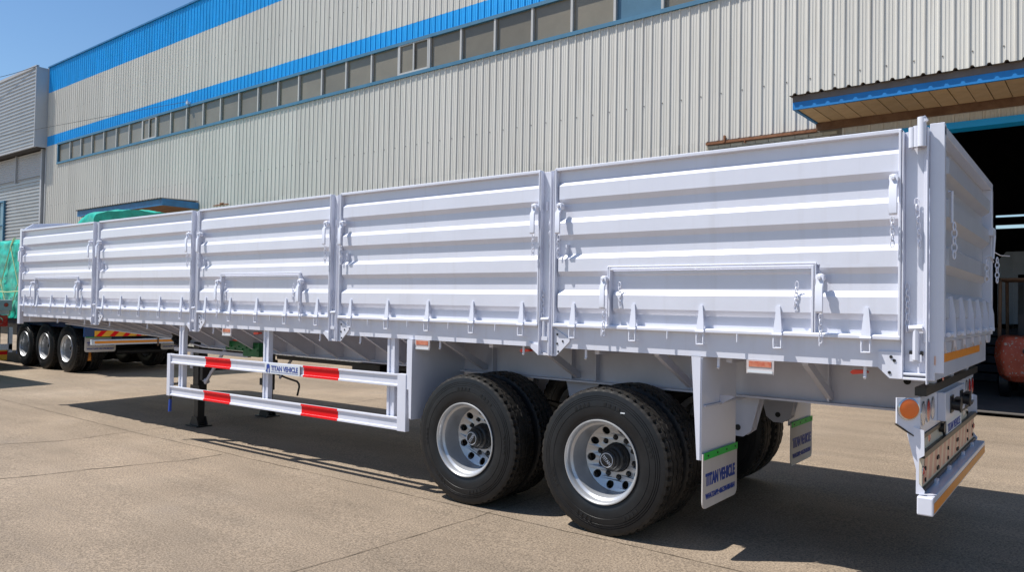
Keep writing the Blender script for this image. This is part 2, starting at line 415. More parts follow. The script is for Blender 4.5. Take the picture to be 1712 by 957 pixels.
# corner trim
MB().box(-.05, .03, -.05, .03, 0, 12.15).obj("corner_trim", GREYT, hall, sharp=None)
# window strip: frames, sill, panes
MB().box(1.24, HALL_L, -.055, .03, 7.575, 7.66).obj("window_sill", MULLB, hall, sharp=None)
MB().box(1.24, HALL_L, -.05, .03, 8.45, 8.535).obj("window_head", MULLB, hall, sharp=None)
MB().box(1.24, 1.31, -.045, .03, 7.66, 8.45).obj("window_jamb", MULLB, hall, sharp=None)
mull = [1.3, 2.58, 3.69, 4.78, 5.90, 7.02, 8.13, 9.21, 10.3, 11.38, 12.5, 13.62, 14.73, 15.84, 16.94, 18.02, 19.08, 20.19, 21.29, 22.37, 23.45, 24.59, 25.68, 26.77, 27.88, 28.97, 30.06, 31.17]
while mull[-1] + 1.1 < HALL_L: mull.append(mull[-1] + 1.1)
mme = MB().box(-.028, .028, -.035, .03, 7.66, 8.45).mesh("mullion", MULL, sharp=None)
for i, (a, b) in enumerate(zip(mull, mull[1:])):
    if i: link("mullion", mme, hall, (a, 0, 0))
    if i in (7, 20):
        f = MB().box(a + .03, b - .03, -.04, 0, 7.66, 7.71).box(a + .03, b - .03, -.04, 0, 8.42, 8.45).box(a + .03, a + .065, -.04, 0, 7.71, 8.42)\
            .box(b - .065, b - .03, -.04, 0, 7.71, 8.42).box((a + b) / 2 - .022, (a + b) / 2 + .022, -.04, 0, 7.71, 8.42).obj("window_frame", MULL, hall, sharp=None)
        MB().box(a + .065, (a + b) / 2 - .022, .0, .01, 7.71, 8.42).obj("pane", GLASS, hall, sharp=None)
        MB().box((a + b) / 2 + .022, b - .065, .012, .022, 7.71, 8.42).obj("pane", GLASS, hall, sharp=None)
    else:
        dz = random.uniform(-.3, .3)
        o = MB().box(a + .02, b - .02, .030, .040, 7.62, 8.49).obj("pane", GLASSB if i == 26 else GLASS, hall, sharp=None)
# screws on the sheets
mb = MB()
for k in range(0, 250):
    s = k * .206 + .023
    z = 5.75 + .0 * s
    if k % 2: mb.box(s + .045, s + .062, -.012, 0, z, z + .018)
    if k % 3 == 0: mb.box(s + .05, s + .067, -.012, 0, 9.9, 9.918)
o = mb.obj("screw", ROOFM, hall, sharp=None); tag(o, kind='stuff')
# brick infill beside the door
B0, B1 = 39 * SW, 42 * SW
MB().box(B0, B1, .0, .029, 3.5, 4.86).obj("mortar_bed", MORT, hall, sharp=None)
bme = MB().box(.005, .235, -.012, .0, .004, .058).mesh("brick", BRICK, sharp=None)
bmh = MB().box(.005, .115, -.012, .0, .004, .058).mesh("brick", BRICK, sharp=None)
for r in range(7):
    z = 4.34 + r * .062
    s = B0 + (r % 2) * .12
    if r % 2: link("brick", bmh, hall, (B0, 0, z))
    while s + .24 < B1:
        link("brick", bme, hall, (s, -random.uniform(0, .004), z)); s += .24
sme = MB()
for r in range(-55, 0):
    z = 4.34 + r * .062; s = B0 + (r % 2) * .12
    if z < .2: continue
    while s + .24 < B1: sme.box(s + .005, s + .235, -.012, 0, z + .004, z + .058); s += .24
o = sme.obj("brick_courses", BRICK, hall, sharp=None); tag(o, kind='stuff')
mb = MB().box(32.14, 34.2, -.06, -.013, 4.79, 4.835).box(32.5, 32.53, -.075, -.013, 4.80, 4.93).box(32.9, 32.92, -.07, -.013, 4.75, 4.79)
mb.obj("rusty_rail", RUST, hall, sharp=None)
MB().box(14.5, 15.4, -.06, -.03, 4.80, 4.83).box(14.95, 15.1, -.09, -.03, 4.83, 4.87).obj("rusty_rail", RUST, hall, sharp=None)
# door header
MB().box(DOOR0, DOOR1, -.05, .26, 4.56, 4.665).obj("door_header", BLUES, hall, sharp=None)
MB().box(DOOR0 - .1, DOOR0, -.04, .26, 0, 4.66).obj("door_jamb", BLUEF, hall, sharp=None)
MB().box(DOOR1, DOOR1 + .1, -.04, .26, 0, 4.66).obj("door_jamb", BLUEF, hall, sharp=None)
MB().box(34.2, DOOR1, -.09, -.03, 4.80, 4.93).obj("rusty_beam", BROWN, hall, sharp=None)
for k in range(8): MB().box(.3, HALL_L - .3, 2.5 + k * 2.8, 2.62 + k * 2.8, 11.7, 11.95).obj("roof_purlin", INNER, hall, sharp=None)
MB().box(34.7, 44, 23.6, 23.75, .2, 3.6).obj("roller_door", GREYT, hall, sharp=None)
# interior columns and beams (seen dimly through the door)
for s in (33.2, 44): MB().box(s, s + .3, 12, 12.3, .14, 11).obj("steel_column", INNER, hall, sharp=None)

def canopy(s0, s1, depth, ztop, soff_mat, label, ribs):
    c = empty("door_canopy", HALL_O + Matrix.Rotation(-HA, 3, 'Z') @ Vector((s0, 0, ztop)), (0, 0, -HA)); L = s1 - s0
    tag(c, label, "canopy", "canopies over the hall doors")
    zs = -.115 if ribs else -.012
    MB().box(0, L, -depth, -depth + .05, -.235, zs).obj("fascia", FASC if ribs else BLUEF, c, sharp=None)
    if ribs: MB().box(0, L, -depth - .004, -depth + .05, zs + .001, -.012).obj("fascia_flashing", FASCR, c, sharp=None)
    mb = MB(); mb.box(0, .05, -depth + .05, -.03, -.235, -.012); mb.obj("side_fascia", BLUEF if not ribs else FASC, c, sharp=None)
    mb = MB(); mb.box(L - .05, L, -depth + .05, -.03, -.235, -.012); mb.obj("side_fascia", BLUEF if not ribs else FASC, c, sharp=None)
    # roof sheet with ribs across
    mb = MB(); P = []; x = -.04; p = .206
    while x < L + .02:
        P += [(x, 0), (x + .055, 0), (x + .075, .032), (x + .105, .032), (x + .125, 0)]; x += p
    for a, b in zip(P, P[1:]): mb.quad((a[0], -depth - .06, a[1] - .012), (b[0], -depth - .06, b[1] - .012), (b[0], -.03, b[1] + .03), (a[0], -.03, a[1] + .03))
    for a, b in zip(P, P[1:]): mb.quad((a[0], -depth - .06, a[1] - .016), (b[0], -depth - .06, b[1] - .016), (b[0], -.03, b[1] + .02), (a[0], -.03, a[1] + .02))
    mb.obj("roof_sheet", ROOFM, c, sharp=None, fixn=False)
    n = int(L / .235); w = (L - .1) / n
    bd = MB().box(.006, w - .006, -depth + .052, -.032, -.012, 0).mesh("soffit_board", soff_mat, sharp=None)
    for k in range(n): link("soffit_board", bd, c, (.05 + k * w, 0, -.205 + (k % 2) * .003 + random.uniform(-.001, .001)))
    MB().box(.05, L - .05, -depth + .051, -.031, -.19, -.18).obj("soffit_backing", BROWN, c, sharp=None)
    return c
canopy(34.18, 44.0, 1.25, 5.15, SOFF, "corrugated door canopy with blue rust-streaked fascia and tan soffit above the big dark doorway", True)
canopy(6.8, 13.5, 1.3, 5.0, mat("rusty_brown_soffit", (.24, .10, .045), .8, col2=(.32, .15, .07), vs=3), "small blue-edged canopy with brown underside above the far end of the trailer", False)

# ------------------------------------------------------------------ grey corrugated building on the left
gb = empty("corrugated_building", (-37.45, 9.0, 0)); tag(gb, "grey horizontally corrugated building with an overhanging upper box left of the hall", "building")
def hcorr(x0, x1, y, z0, z1, p=.165, h=.045):
    mb = MB(); z = z0; P = []
    while z < z1 - .01:
        P += [(z, 0), (z + p * .35, 0), (z + p * .5, -h), (z + p * .85, -h)]; z += p
    P.append((z1, 0))
    for a, b in zip(P, P[1:]):
        if b[0] > z1: b = (z1, b[1])
        mb.quad((x0, y + a[1], a[0]), (x1, y + a[1], a[0]), (x1, y + b[1], b[0]), (x0, y + b[1], b[0]))
    return mb
for k in range(6):
    hcorr(-3.0, 0, 0, 8.5, 12.05).obj("upper_sheet", GREYC, gb, sharp=None, fixn=False).location = (-k * 3.0, 0, 0)
mb = MB(); mb.box(-18, .06, -.06, .06, 12.05, 12.17).box(-18, .06, -.06, .03, 8.43, 8.5).box(0, .06, -.06, .0, 8.5, 12.05)
mb.obj("edge_trim", GREYT, gb, sharp=None)
MB().box(0, .05, .0, .55, 8.45, 12.1).obj("end_panel", GREYT, gb, sharp=None)
MB().box(-18, -.001, .06, .8, 8.46, 12.1).obj("upper_box", INNER, gb, sharp=None)
for k in range(6):
    hcorr(-3.0, 0, .5, 0, 7.2).obj("lower_sheet", GREYC, gb, sharp=None, fixn=False).location = (-.35 - k * 3.0, 0, 0)
hcorr(-3.0, 0, .5, 7.2, 8.4, .11, .02).obj("louvre_panel", GREYT, gb, sharp=None, fixn=False).location = (-.35, 0, 0)
hcorr(-5.0, 0, .5, 7.2, 8.4, .11, .02).obj("louvre_panel", GREYT, gb, sharp=None, fixn=False).location = (-3.42, 0, 0)
MB().box(-3.42, -3.34, .40, .5, 7.1, 8.42).obj("frame_post", GREYT, gb, sharp=None)
MB().box(-.35, -.2, .38, .6, 0, 8.43).obj("corner_trim", GREYT, gb, sharp=None)
MB().box(-18, -.2, .56, 10, 0, 8.43).obj("wall", INNER, gb, sharp=None)
WX0, WX1 = -4.62, -7.6
mb = MB().box(WX0 - .08, WX0, .38, .52, 3.5, 6.35).box(WX1, WX0 - .08, .38, .52, 6.27, 6.35).box(WX1, WX0 - .08, .38, .52, 5.1, 5.16).box(-5.45, -5.37, .38, .52, 3.5, 6.27)
f = mb.obj("window_frame", MULLB, gb, sharp=None)
MB().box(WX1, WX0 - .08, .44, .46, 3.5, 6.27).obj("pane", GLASSB, f, sharp=None)

# overhead cables
def cable(a, b, sag, label, r=.012):
    pts = []
    for k in range(25):
        t = k / 24; p = Vector(a).lerp(Vector(b), t); p.z -= sag * 4 * t * (1 - t); pts.append(p)
    tag(MB().tube(pts, r, 5).obj("overhead_cable", WIREM), label, "cable")
cable((-24.72, 9.12, 8.60), (-26.76, -0.06, 5.015), .0, "thin dark cable running from the hall's lower blue band towards the grey building", r=.007)
cable((-37.3, 8.95, 12.1), (-46, 8.4, 12.6), .15, "thin dark cable against the sky left of the grey building's top corner")
hook = MB().box(-.06, .06, -.12, 0, -.05, .05).tube([(0, -.1, .0), (0, -.1, .12)], .02, 6).obj("cable_bracket", STEEL, hall); hook.location = (12.68, -.01, 8.58)

# ------------------------------------------------------------------ wheel
def make_tyre():
    N = 250; W = .292; mb = MB()
    def prof(y, r, kind): return (y, r, kind)
    P = [(.045, .286, 0), (.02, .300, 0), (.012, .318, 0), (.004, .345, 0), (.003, .350, 0), (.0, .375, 0), (.0, .400, 0), (.0035, .402, 0), (.0, .405, 0), (.001, .425, 0),
         (.004, .445, 0), (.008, .447, 0), (.005, .450, 0), (.0065, .460, 0), (.011, .462, 0), (.008, .465, 0), (.0095, .474, 0), (.0145, .476, 0), (.0115, .479, 0), (.013, .490, 1),
         (.018, .512, 2), (.026, .531, 3), (.062, .537, 3), (.066, .540, 4)]
    half = P[:]
    tread = [(.078, .540, 4), (.080, .523, 5), (.089, .523, 5), (.090, .541, 4), (.138, .542, 4), (.141, .524, 5)]
    full = half + tread + [(W - y, r, k) for (y, r, k) in reversed(tread)] + [(W - y, r, k) for (y, r, k) in reversed(half)]
    b = 0
    for (y, r, k) in full:
        for j in range(N):
            a = 2 * PI * j / N; rr = r; yy = y
            ph = j % 5
            if k == 3 and ph < 2: rr -= (.005 if r < .535 else .020)
            if k == 2: rr -= 0
            if k in (4, 5): yy += .0040 * (-1, -.33, .33, 1, .33)[j % 5] if k == 5 or True else 0
            if k == 4 and (j % 10 < 2): rr -= .004
            mb.v.append((rr * math.cos(a), yy, rr * math.sin(a)))
    n = len(full)
    for i in range(n - 1):
        kk = min(full[i][2], full[i + 1][2])
        for j in range(N):
            mb.f.append((i * N + j, i * N + (j + 1) % N, (i + 1) * N + (j + 1) % N, (i + 1) * N + j)); mb.mi.append(1 if kk >= 2 else 0)
    # moulded blocks on the sidewall
    for a0 in (20, 75, 110, 200, 250, 305):
        for k in range(4):
            a = R(a0 + k * 5.2); rc = .425
            e = Vector((math.cos(a), 0, math.sin(a))); t = Vector((-math.sin(a), 0, math.cos(a))); c = e * rc
            mb.cur = 0
            q = [c - e * .011 - t * .011, c - e * .011 + t * .011, c + e * .011 + t * .009, c + e * .011 - t * .009]
            i = len(mb.v); mb.v += [(p.x, .003, p.z) for p in q] + [(p.x * 1.0, -.0022, p.z) for p in q]
            for f in ((4, 5, 6, 7), (0, 1, 5, 4), (1, 2, 6, 5), (2, 3, 7, 6), (3, 0, 4, 7)): mb.f.append(tuple(i + z for z in f)); mb.mi.append(0)
    return mb.mesh("tyre", [RUBBER, TREAD], sharp=32)
TYRE = make_tyre()
def make_rim():
    mb = MB(); mb.lathe([(.290, .040), (.300, .022), (.306, .014), (.309, .006), (.306, .0), (.299, .0), (.293, .008), (.287, .022), (.283, .045), (.266, .058), (.262, .075),
                         (.262, .110), (.260, .150), (.257, .20), (.252, .212), (.250, .262), (.262, .270), (.285, .285), (.3, .292)], 72)
    mb.lathe([(.251, .212), (.248, .218)], 72)
    mb.lathe([(.166, .138), (.170, .150), (.236, .158)], 72) if False else None
    return mb.mesh("rim", RIM, sharp=30)
RIMM = make_rim()
def make_disc():
    me = holed_plate(circ(.249, 60), [(0, 0, .112)] + [(.2115 * math.cos(2 * PI * k / 10 + .2), .2115 * math.sin(2 * PI * k / 10 + .2), .030) for k in range(10)]
                     + [(.148 * math.cos(2 * PI * k / 10 - .11), .148 * math.sin(2 * PI * k / 10 - .11), .022) for k in range(10)], .012)
    for v in me.vertices:
        x, y, z = v.co; r = math.hypot(x, y)
        d = .222 + (.25 - r) * .45 if r > .176 else .262
        v.co = (x, d + z, y)
    setmat(me, RIM)
    for p in me.polygons: p.use_smooth = True
    me.set_sharp_from_angle(angle=R(30)); return me
DISC = make_disc()
for _p in TYRE.polygons:
    if _p.material_index == 1: _p.use_smooth = False
def make_hub():
    mb = MB(); mb.lathe([(.0, .285), (.248, .285)], 40)
    mb.cur = 1; mb.lathe([(.106, .285), (.106, .225), (.096, .21), (.096, .175), (.082, .165), (.078, .14), (.070, .132), (.066, .112), (.058, .104), (.05, .100), (.0, .100)], 40)
    for k in range(10):
        a = 2 * PI * k / 10 - .11; cx, cz = .148 * math.cos(a), .148 * math.sin(a)
        mb.lathe([(.0175, .285), (.0175, .248), (.011, .243), (.011, .232), (.0, .231)], 8, cx, cz)
    mb.cur = 2; mb.lathe([(.053, .0998), (.0535, .0975), (.049, .0975), (.0485, .0998)], 40)
    return mb.mesh("hub", [HOLE, BLACK, WLET], sharp=30)
HUB = make_hub()
CAPT = text_mesh("TITAN", .036, width=.084, extrude=.001, bold=.0008); setmat(CAPT, WLET)
def wheel(parent, x, y, z, flip=False, ang=0, txt=False, dual=True):
    w = empty("wheel", (x, y, z), (0, 0, PI if flip else 0), parent)
    t = link("tyre", TYRE, w); t.rotation_euler = (0, ang, 0)
    r = link("rim", RIMM, w); d = link("rim_disc", DISC, w); d.rotation_euler = (0, ang, 0); h = link("hub", HUB, w); h.rotation_euler = (0, ang, 0)
    if txt:
        l = link("lettering", CAPT, w, (-.037, .0985, -.012), (PI / 2, 0, 0))
        c = math.cos(txt); s_ = math.sin(txt)
        l.rotation_euler = (PI / 2, txt, 0); v = Matrix.Rotation(txt, 3, 'Y') @ Vector((-.042, .0, -.013)); l.location = (v.x, .0985, v.z)
    if dual:
        w2 = empty("wheel", (x, y + (-.34 if flip else .34), z), (0, 0, PI if flip else 0), parent)
        t = link("tyre", TYRE, w2); t.rotation_euler = (0, ang + .3, 0)
        r = link("rim", RIMM, w2)
    return w

# ------------------------------------------------------------------ the white side-wall trailer
TR = empty("side_wall_trailer", (0, 0, 0))
tag(TR, "long white side-wall semi-trailer with ribbed drop sides parked before the hall", "trailer")
PX = [(-12.89, -10.36), (-10.20, -7.79), (-7.64, -5.25), (-5.11, -2.74), (-2.60, -.21)]
PROF = [(1.507, 'r')]
RID = [(2.578, 2.477), (2.295, 2.203), (2.022, 1.927), (1.752, 1.654)]      # ridge faces
def ridge_profile(zlo, zhi):
    P = [(zlo, 0)]
    for t, b in reversed(RID):
        if b - .04 < zlo - .02 or t > zhi: continue
        P += [(b - .038, 0), (b, 1), (t, 1), (t + .036, 0)]
    P.append((zhi, 0)); return P
D = .030
def corr_sheet(x0, x1, zlo, zhi, name, parent, ax='x', yrec=.030, m=PAINT, clip=None):
    P = ridge_profile(zlo, zhi)
    if clip: P = clip
    st = [(x0, 0), (x0 + .004, 0), (x0 + .022, 1), (x1 - .004, 1), (x1, 1)]
    mb = MB(); n = len(P)
    for x, a in st:
        for z, k in P: mb.v.append((x, yrec - D * a * k, z))
    for i in range(len(st) - 1):
        for j in range(n - 1):
            mb.f.append((i * n + j, (i + 1) * n + j, (i + 1) * n + j + 1, i * n + j + 1)); mb.mi.append(0)
    # back skin gives the sheet thickness
    return mb.obj(name, m, parent, sharp=20, fixn=False)
def latch(parent, x, z, s=1):
    mb = MB(); y = -.03
    mb.cur = 0
    mb.tube([(x, .0, z), (x, y - .012, z)], .026, 10)
    mb.prism([(y - .010, z + .02), (y - .022, z + .02), (y - .022, z - .03), (y - .040, z - .055), (y - .040, z - .205), (y - .026, z - .215), (y - .026, z - .06), (y - .010, z - .035)], 'x', x - .020 , x + .024)
    mb.tube([(x + .0, y - .02, z - .0), (x + .0, y - .034, z)], .012, 8)
    o = mb.obj("latch", PAINT, parent, sharp=40); bevel(o, .003, 1); return o
def chain(parent, x, y, z, n, lean=.0, r=.009, name="chain"):
    mb = MB(); pz = z
    for k in range(n):
        L = .034; pts = []
        for j in range(10):
            a = 2 * PI * j / 10; u = r * 1.15 * math.cos(a); v = L / 2 * 1.25 * math.sin(a) * (1 if abs(math.sin(a)) < 2 else 1)
            if k % 2: pts.append((x + lean * k + u * .45, y - .006 + u * .9, pz - L / 2 + v))
            else: pts.append((x + lean * k + u, y - .006, pz - L / 2 + v))
        mb.tube(pts, .0034, 5, closed=True); pz -= L
    return mb.obj(name, PAINT, parent, sharp=60)
def strap_mesh():
    mb = MB()
    secs = [(1.690, .010, -.010), (1.672, .013, -.012), (1.56, .024, -.020), (1.508, .027, -.030)]
    i = len(mb.v)
    for z, hw, y in secs: mb.v += [(-hw, y, z), (hw, y, z), (hw, y + .009, z), (-hw, y + .009, z)]
    for k in range(3):
        for j in range(4): mb.f.append((i + k * 4 + j, i + k * 4 + (j + 1) % 4, i + (k + 1) * 4 + (j + 1) % 4, i + (k + 1) * 4 + j)); mb.mi.append(0)
    mb.f.append((i, i + 1, i + 2, i + 3)); mb.mi.append(0); mb.f.append((i + 15, i + 14, i + 13, i + 12)); mb.mi.append(0)
    mb.box(-.006, .006, -.012, .030, 1.58, 1.65)
    mb.tube([(-.030, -.024, 1.512), (.030, -.024, 1.512)], .012, 8)
    mb.tube([(-.021, -.02, 1.506), (-.024, -.02, 1.47), (-.024, -.02, 1.43), (.024, -.02, 1.43), (.024, -.02, 1.47), (.021, -.02, 1.506)], .0075, 6)
    return mb.mesh("hinge_strap", PAINT, sharp=40)
STRAP = strap_mesh()
PIN = MB().tube([(0, -.012, 1.51), (0, -.012, 1.455)], .006, 6).mesh("pin", PAINT)
HOOK = MB().tube([(0, .055, 1.36), (0, .055, 1.285), (.0, .045, 1.275)], .010, 7).mesh("rope_hook", PAINT)
def dip(x): return -.02136 * (x - 4.005 + 6) ** 2 / 36 + .0   # the slight camber measured on the bed
def side(parent, yflip=False):
    root = parent
    for i, (x0, x1) in enumerate(PX):
        dz = -.0214 * ((x0 + x1) / 2 - 4.0 + 6 + 4.0) ** 2 / 36 if False else 0
        hatch = {0: (-12.32, -10.82), 2: (-7.15, -5.72), 4: (-2.12, -.688)}.get(i)
        fx0, fx1 = x0 + .012, x1 - .012
        if hatch is None:
            sh = corr_sheet(fx0, fx1, 1.535, 2.70, "side_panel", root)
            pass
        else:
            P = ridge_profile(1.948, 2.70)
            P = [(1.948, 1 if True else 0), (2.022, 1), (2.058, 0)] + [p for p in ridge_profile(1.948, 2.70) if p[0] > 2.1]
            sh = corr_sheet(fx0, fx1, 1.948, 2.70, "side_panel", root, clip=P)
            lowP = [(1.535, 0), (1.616, 0), (1.654, 1), (1.752, 1), (1.788, 0), (1.889, 0), (1.927, 1), (1.948, 1)]
            corr_sheet(fx0, hatch[0] - .012, 1.535, 1.948, "side_panel_piece", sh, clip=lowP)
            corr_sheet(hatch[1] + .012, fx1, 1.535, 1.948, "side_panel_piece", sh, clip=lowP)
            h = corr_sheet(hatch[0] + .014, hatch[1] - .014, 1.52, 1.93, "hatch", root, clip=[(1.52, 0), (1.616, 0), (1.654, 1), (1.752, 1), (1.788, 0), (1.889, 0), (1.905, .4), (1.925, .4)])
            mb = MB(); a, b = hatch
            mb.box(a, a + .014, -.012, .04, 1.512, 1.946).box(b - .014, b, -.012, .04, 1.512, 1.946).box(a + .014, b - .014, -.012, .04, 1.930, 1.943)
            mb.box(a - .012, a - .005, -.010, .04, 1.535, 1.955).box(b + .005, b + .012, -.010, .04, 1.535, 1.955).box(a - .012, b + .012, -.008, .04, 1.952, 1.960)
            bevel(mb.obj("hatch_frame", PAINT, h, sharp=None), .002, 1)
            if not yflip:
                latch(h, a - .022, 1.865); latch(h, b + .045, 1.865)
                chain(h, a - .02, -.03, 1.66, 6); chain(h, b + .05, -.03, 1.645, 5)
                chain(h, a + .09, .0, 1.84, 5, .002); chain(h, b - .1, .0, 1.84, 5, -.002)
        mb = MB()
        mb.box(x0, x0 + .014, -.014, .045, 1.51, 2.712).box(x1 - .014, x1, -.014, .045, 1.51, 2.712)
        mb.box(x0, x1, -.010, .045, 2.694, 2.717)
        mb.prism([(-.018, 1.507), (.045, 1.507), (.045, 1.535), (-.006, 1.535), (-.018, 1.528)], 'x', x0 + .001, x1 - .001)
        bevel(mb.obj("panel_frame", PAINT, sh, sharp=None), .003, 1)
        if not yflip:
            for ox in (.18, .685, 1.19, 1.70, 2.21): link("hinge_strap", STRAP, root, (x0 + ox, 0, 0))
            for ox in (.43, .95, 1.44, 1.95): link("pin", PIN, root, (x0 + ox, 0, 0))
            for ox in (.22, 1.25, 2.15): link("rope_hook", HOOK, root, (x0 + ox + .04, 0, 0))
            latch(root, x0 + .062, 2.42); latch(root, x1 - .034, 2.43)
            chain(root, x0 + .055, -.03, 2.20, 5); chain(root, x1 - .04, -.03, 2.21, 5)
            mb = MB().box(x0 + .1, x0 + .112, -.004, .04, 2.05, 2.13).tube([(x0 + .10, -.01, 2.06), (x0 + .085, -.02, 2.03), (x0 + .085, -.02, 1.99)], .006, 6)
            mb.obj("chain_keeper", PAINT, root)
side(TR)
# posts between the panels
BHOLE = MB().tube([(0, .006, 0), (0, .0105, 0)], .008, 8).mesh("bolt_hole", HOLE)
def post(x0, x1, root=TR, ztop=2.705, zb=1.283):
    mb = MB()
    mb.box(x0 + .008, x1 - .008, .030, .038, zb + .02, ztop)
    mb.box(x0 + .004, x0 + .012, -.012, .03, zb, ztop); mb.box(x1 - .045, x1 - .037, -.006, .03, zb, ztop); mb.box(x1 - .014, x1 - .006, -.012, .03, zb, ztop)
    o = bevel(mb.obj("side_post", PAINT, root, sharp=None), .002, 1)
    mb = MB(); xm = (x0 + x1) / 2
    mb.prism([(x0 - .10, 1.352), (x0 - .01, 1.285), (x1 + .02, 1.285), (x1 + .14, 1.40), (x1 + .14, 1.42), (x1 + .0, 1.495), (x1 + .0, 1.30), (x0, 1.30), (x0, 1.36), (x0 - .10, 1.38)], 'y', .010, .0205)
    mb.obj("gusset_plate", PAINT, o, sharp=None)
    mb = MB(); mb.tube([(xm - .02, .0, 1.56), (xm - .02, .0, 1.43)], .011, 8).tube([(xm - .045, .0, 1.56), (xm + .03, .0, 1.565)], .014, 8)
    mb.box(xm - .035, xm + .02, -.01, .03, 1.40, 1.43).tube([(xm + .02, .0, 1.56), (xm + .022, .0, 1.30), (xm - .02, .0, 1.30)], .006, 6)
    mb.obj("post_bolt", PAINT, o)
    chain(o, xm - .045, .02, 1.78, 6); chain(o, x1 - .055, .02, 2.34, 7)
    for (a, b) in ((.05, 1.45), (.05, 1.38), (.10, 1.40), (.06, 1.32)): link("bolt_hole", BHOLE, o, (x1 + a - .02, 0, b))
    MB().tube([(x0 + .045, .02, 2.47), (x0 + .045, .02, 2.40)], .008, 6).obj("post_pin", PAINT, o)
for (a, b), (c, d) in zip(PX, PX[1:]): post(b, c)
# side beam
mb = MB()
mb.prism([(.022, 1.506), (.10, 1.506), (.10, 1.500), (.030, 1.500), (.030, 1.352), (.11, 1.352), (.11, 1.346), (.022, 1.346)], 'x', -12.80, -.20)
mb.obj("side_beam", PAINT, TR, sharp=None)
mb = MB().prism([(2.46, 1.506), (2.40, 1.506), (2.40, 1.346), (2.46, 1.346)], 'x', -12.8, -.2); mb.obj("side_beam", PAINT, TR, sharp=None)
# front-left end piece, front bulkhead
mb = MB().box(-12.99, -12.892, .0, .06, 1.22, 2.74); bevel(mb.obj("front_post", PAINT, TR, sharp=None), .004, 1)
mb = MB().prism([(.005, 1.25), (.005, 2.715), (.16, 2.83), (.66, 2.89), (1.84, 2.89), (2.34, 2.83), (2.495, 2.715), (2.495, 1.25)], 'x', -12.94, -12.90)
mb.obj("front_wall", PAINT, TR, sharp=None)
mb = MB().prism([(.02, 2.70), (.16, 2.80), (.66, 2.86), (1.84, 2.86), (2.34, 2.80), (2.48, 2.70), (2.48, 2.66), (.02, 2.66)], 'x', -12.90, -12.87); mb.obj("front_wall_rail", PAINT, TR, sharp=None)
# floor
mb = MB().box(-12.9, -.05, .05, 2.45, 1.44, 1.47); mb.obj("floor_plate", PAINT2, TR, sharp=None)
# far side wall (mirrored, plain)
mb = MB(); P = ridge_profile(1.475, 2.71)
for (a, b) in zip(P, P[1:]): mb.quad((-12.88, 2.464 + D * a[1], a[0]), (-.05, 2.464 + D * a[1], a[0]), (-.05, 2.464 + D * b[1], b[0]), (-12.88, 2.464 + D * b[1], b[0]))
mb.box(-12.88, -.05, 2.455, 2.50, 2.70, 2.72); mb.obj("far_side_wall", PAINT, TR, sharp=20, fixn=False)
# rear corner post
mb = MB()
mb.box(-.205, -.197, -.012, .04, 1.29, 2.70); mb.box(-.197, -.075, .032, .040, 1.30, 2.70); mb.box(-.100, -.075, .018, .032, 1.50, 2.70)
mb.box(-.082, -.074, -.016, .032, 1.265, 2.71); mb.box(-.197, -.082, -.010, .031, 1.312, 1.325); mb.box(-.20, -.075, -.012, .04, 1.285, 1.300)
bevel(mb.obj("rear_corner_post", PAINT, TR, sharp=None), .003, 1)
mb = MB(); mb.prism([(-.33, 1.345), (-.27, 1.287), (-.205, 1.287), (-.205, 1.44), (-.33, 1.44)], 'y', .010, .0205); rg = mb.obj("gusset_plate", PAINT, TR, sharp=None)
mb = MB()
for (a, b) in ((-.262, 1.41), (-.245, 1.39), (-.27, 1.32)): mb.tube([(a, .006, b), (a, .013, b)], .009, 10)
mb.obj("bolt", BLACK, rg)
mb = MB(); mb.tube([(-.13, -.005, 2.72), (-.13, -.005, 2.60)], .022, 12).tube([(-.155, -.005, 2.715), (-.155, -.005, 2.60)], .020, 12).tube([(-.105, -.02, 2.765), (-.105, -.02, 2.60)], .023, 12)
mb.tube([(-.105, -.02, 2.762), (-.09, -.02, 2.735)], .02, 10); mb.obj("top_hinge", PAINT, TR)
mb = MB(); mb.box(-.165, -.105, .0, .03, 1.39, 1.43).tube([(-.135, .005, 1.57), (-.135, .005, 1.40)], .017, 8).tube([(-.17, .005, 1.575), (-.10, .005, 1.58)], .018, 8).tube([(-.12, .008, 1.38), (-.12, .008, 1.32)], .007, 6)
mb.obj("corner_lock", PAINT, TR)
MB().box(-.168, -.155, .004, .031, 1.43, 1.45).box(-.112, -.10, .004, .031, 1.425, 1.45).obj("lock_slot", BLACK, TR, sharp=None)
chain(TR, -.18, .02, 1.83, 8); chain(TR, -.135, .02, 2.31, 8, .002)
# gate -----------------------------------------------------------------
mb = MB(); mb.box(-.0735, -.0, .036, .044, 1.33, 2.735); mb.box(-.05, .0, .0445, .09, 1.50, 2.73)
bevel(mb.obj("gate_side_plate", PAINT, TR, sharp=None), .002, 1)
gate = None
def gate_sheet():
    P = [(1.53, 0), (1.60, 0), (1.64, 1), (1.75, 1), (1.79, 0), (1.90, 0), (1.94, 1), (2.04, 1), (2.08, 0), (2.18, 0), (2.22, 1), (2.32, 1), (2.36, 0), (2.44, 0), (2.47, 1), (2.56, 1), (2.60, 0), (2.70, 0)]
    st = [(.09, 0), (.12, 0), (.20, 1), (2.28, 1), (2.36, 0), (2.42, 0)]; mb = MB(); n = len(P)
    for y, a in st:
        for z, k in P: mb.v.append((-.062 + .062 * a * k, y, z))
    for i in range(len(st) - 1):
        for j in range(n - 1): mb.f.append((i * n + j, i * n + j + 1, (i + 1) * n + j + 1, (i + 1) * n + j)); mb.mi.append(0)
    for f in range(len(mb.f)): mb.f[f] = mb.f[f][::-1]
    return mb.obj("tail_gate", SHADEWHITE, TR, sharp=20, fixn=False)
gate = gate_sheet()
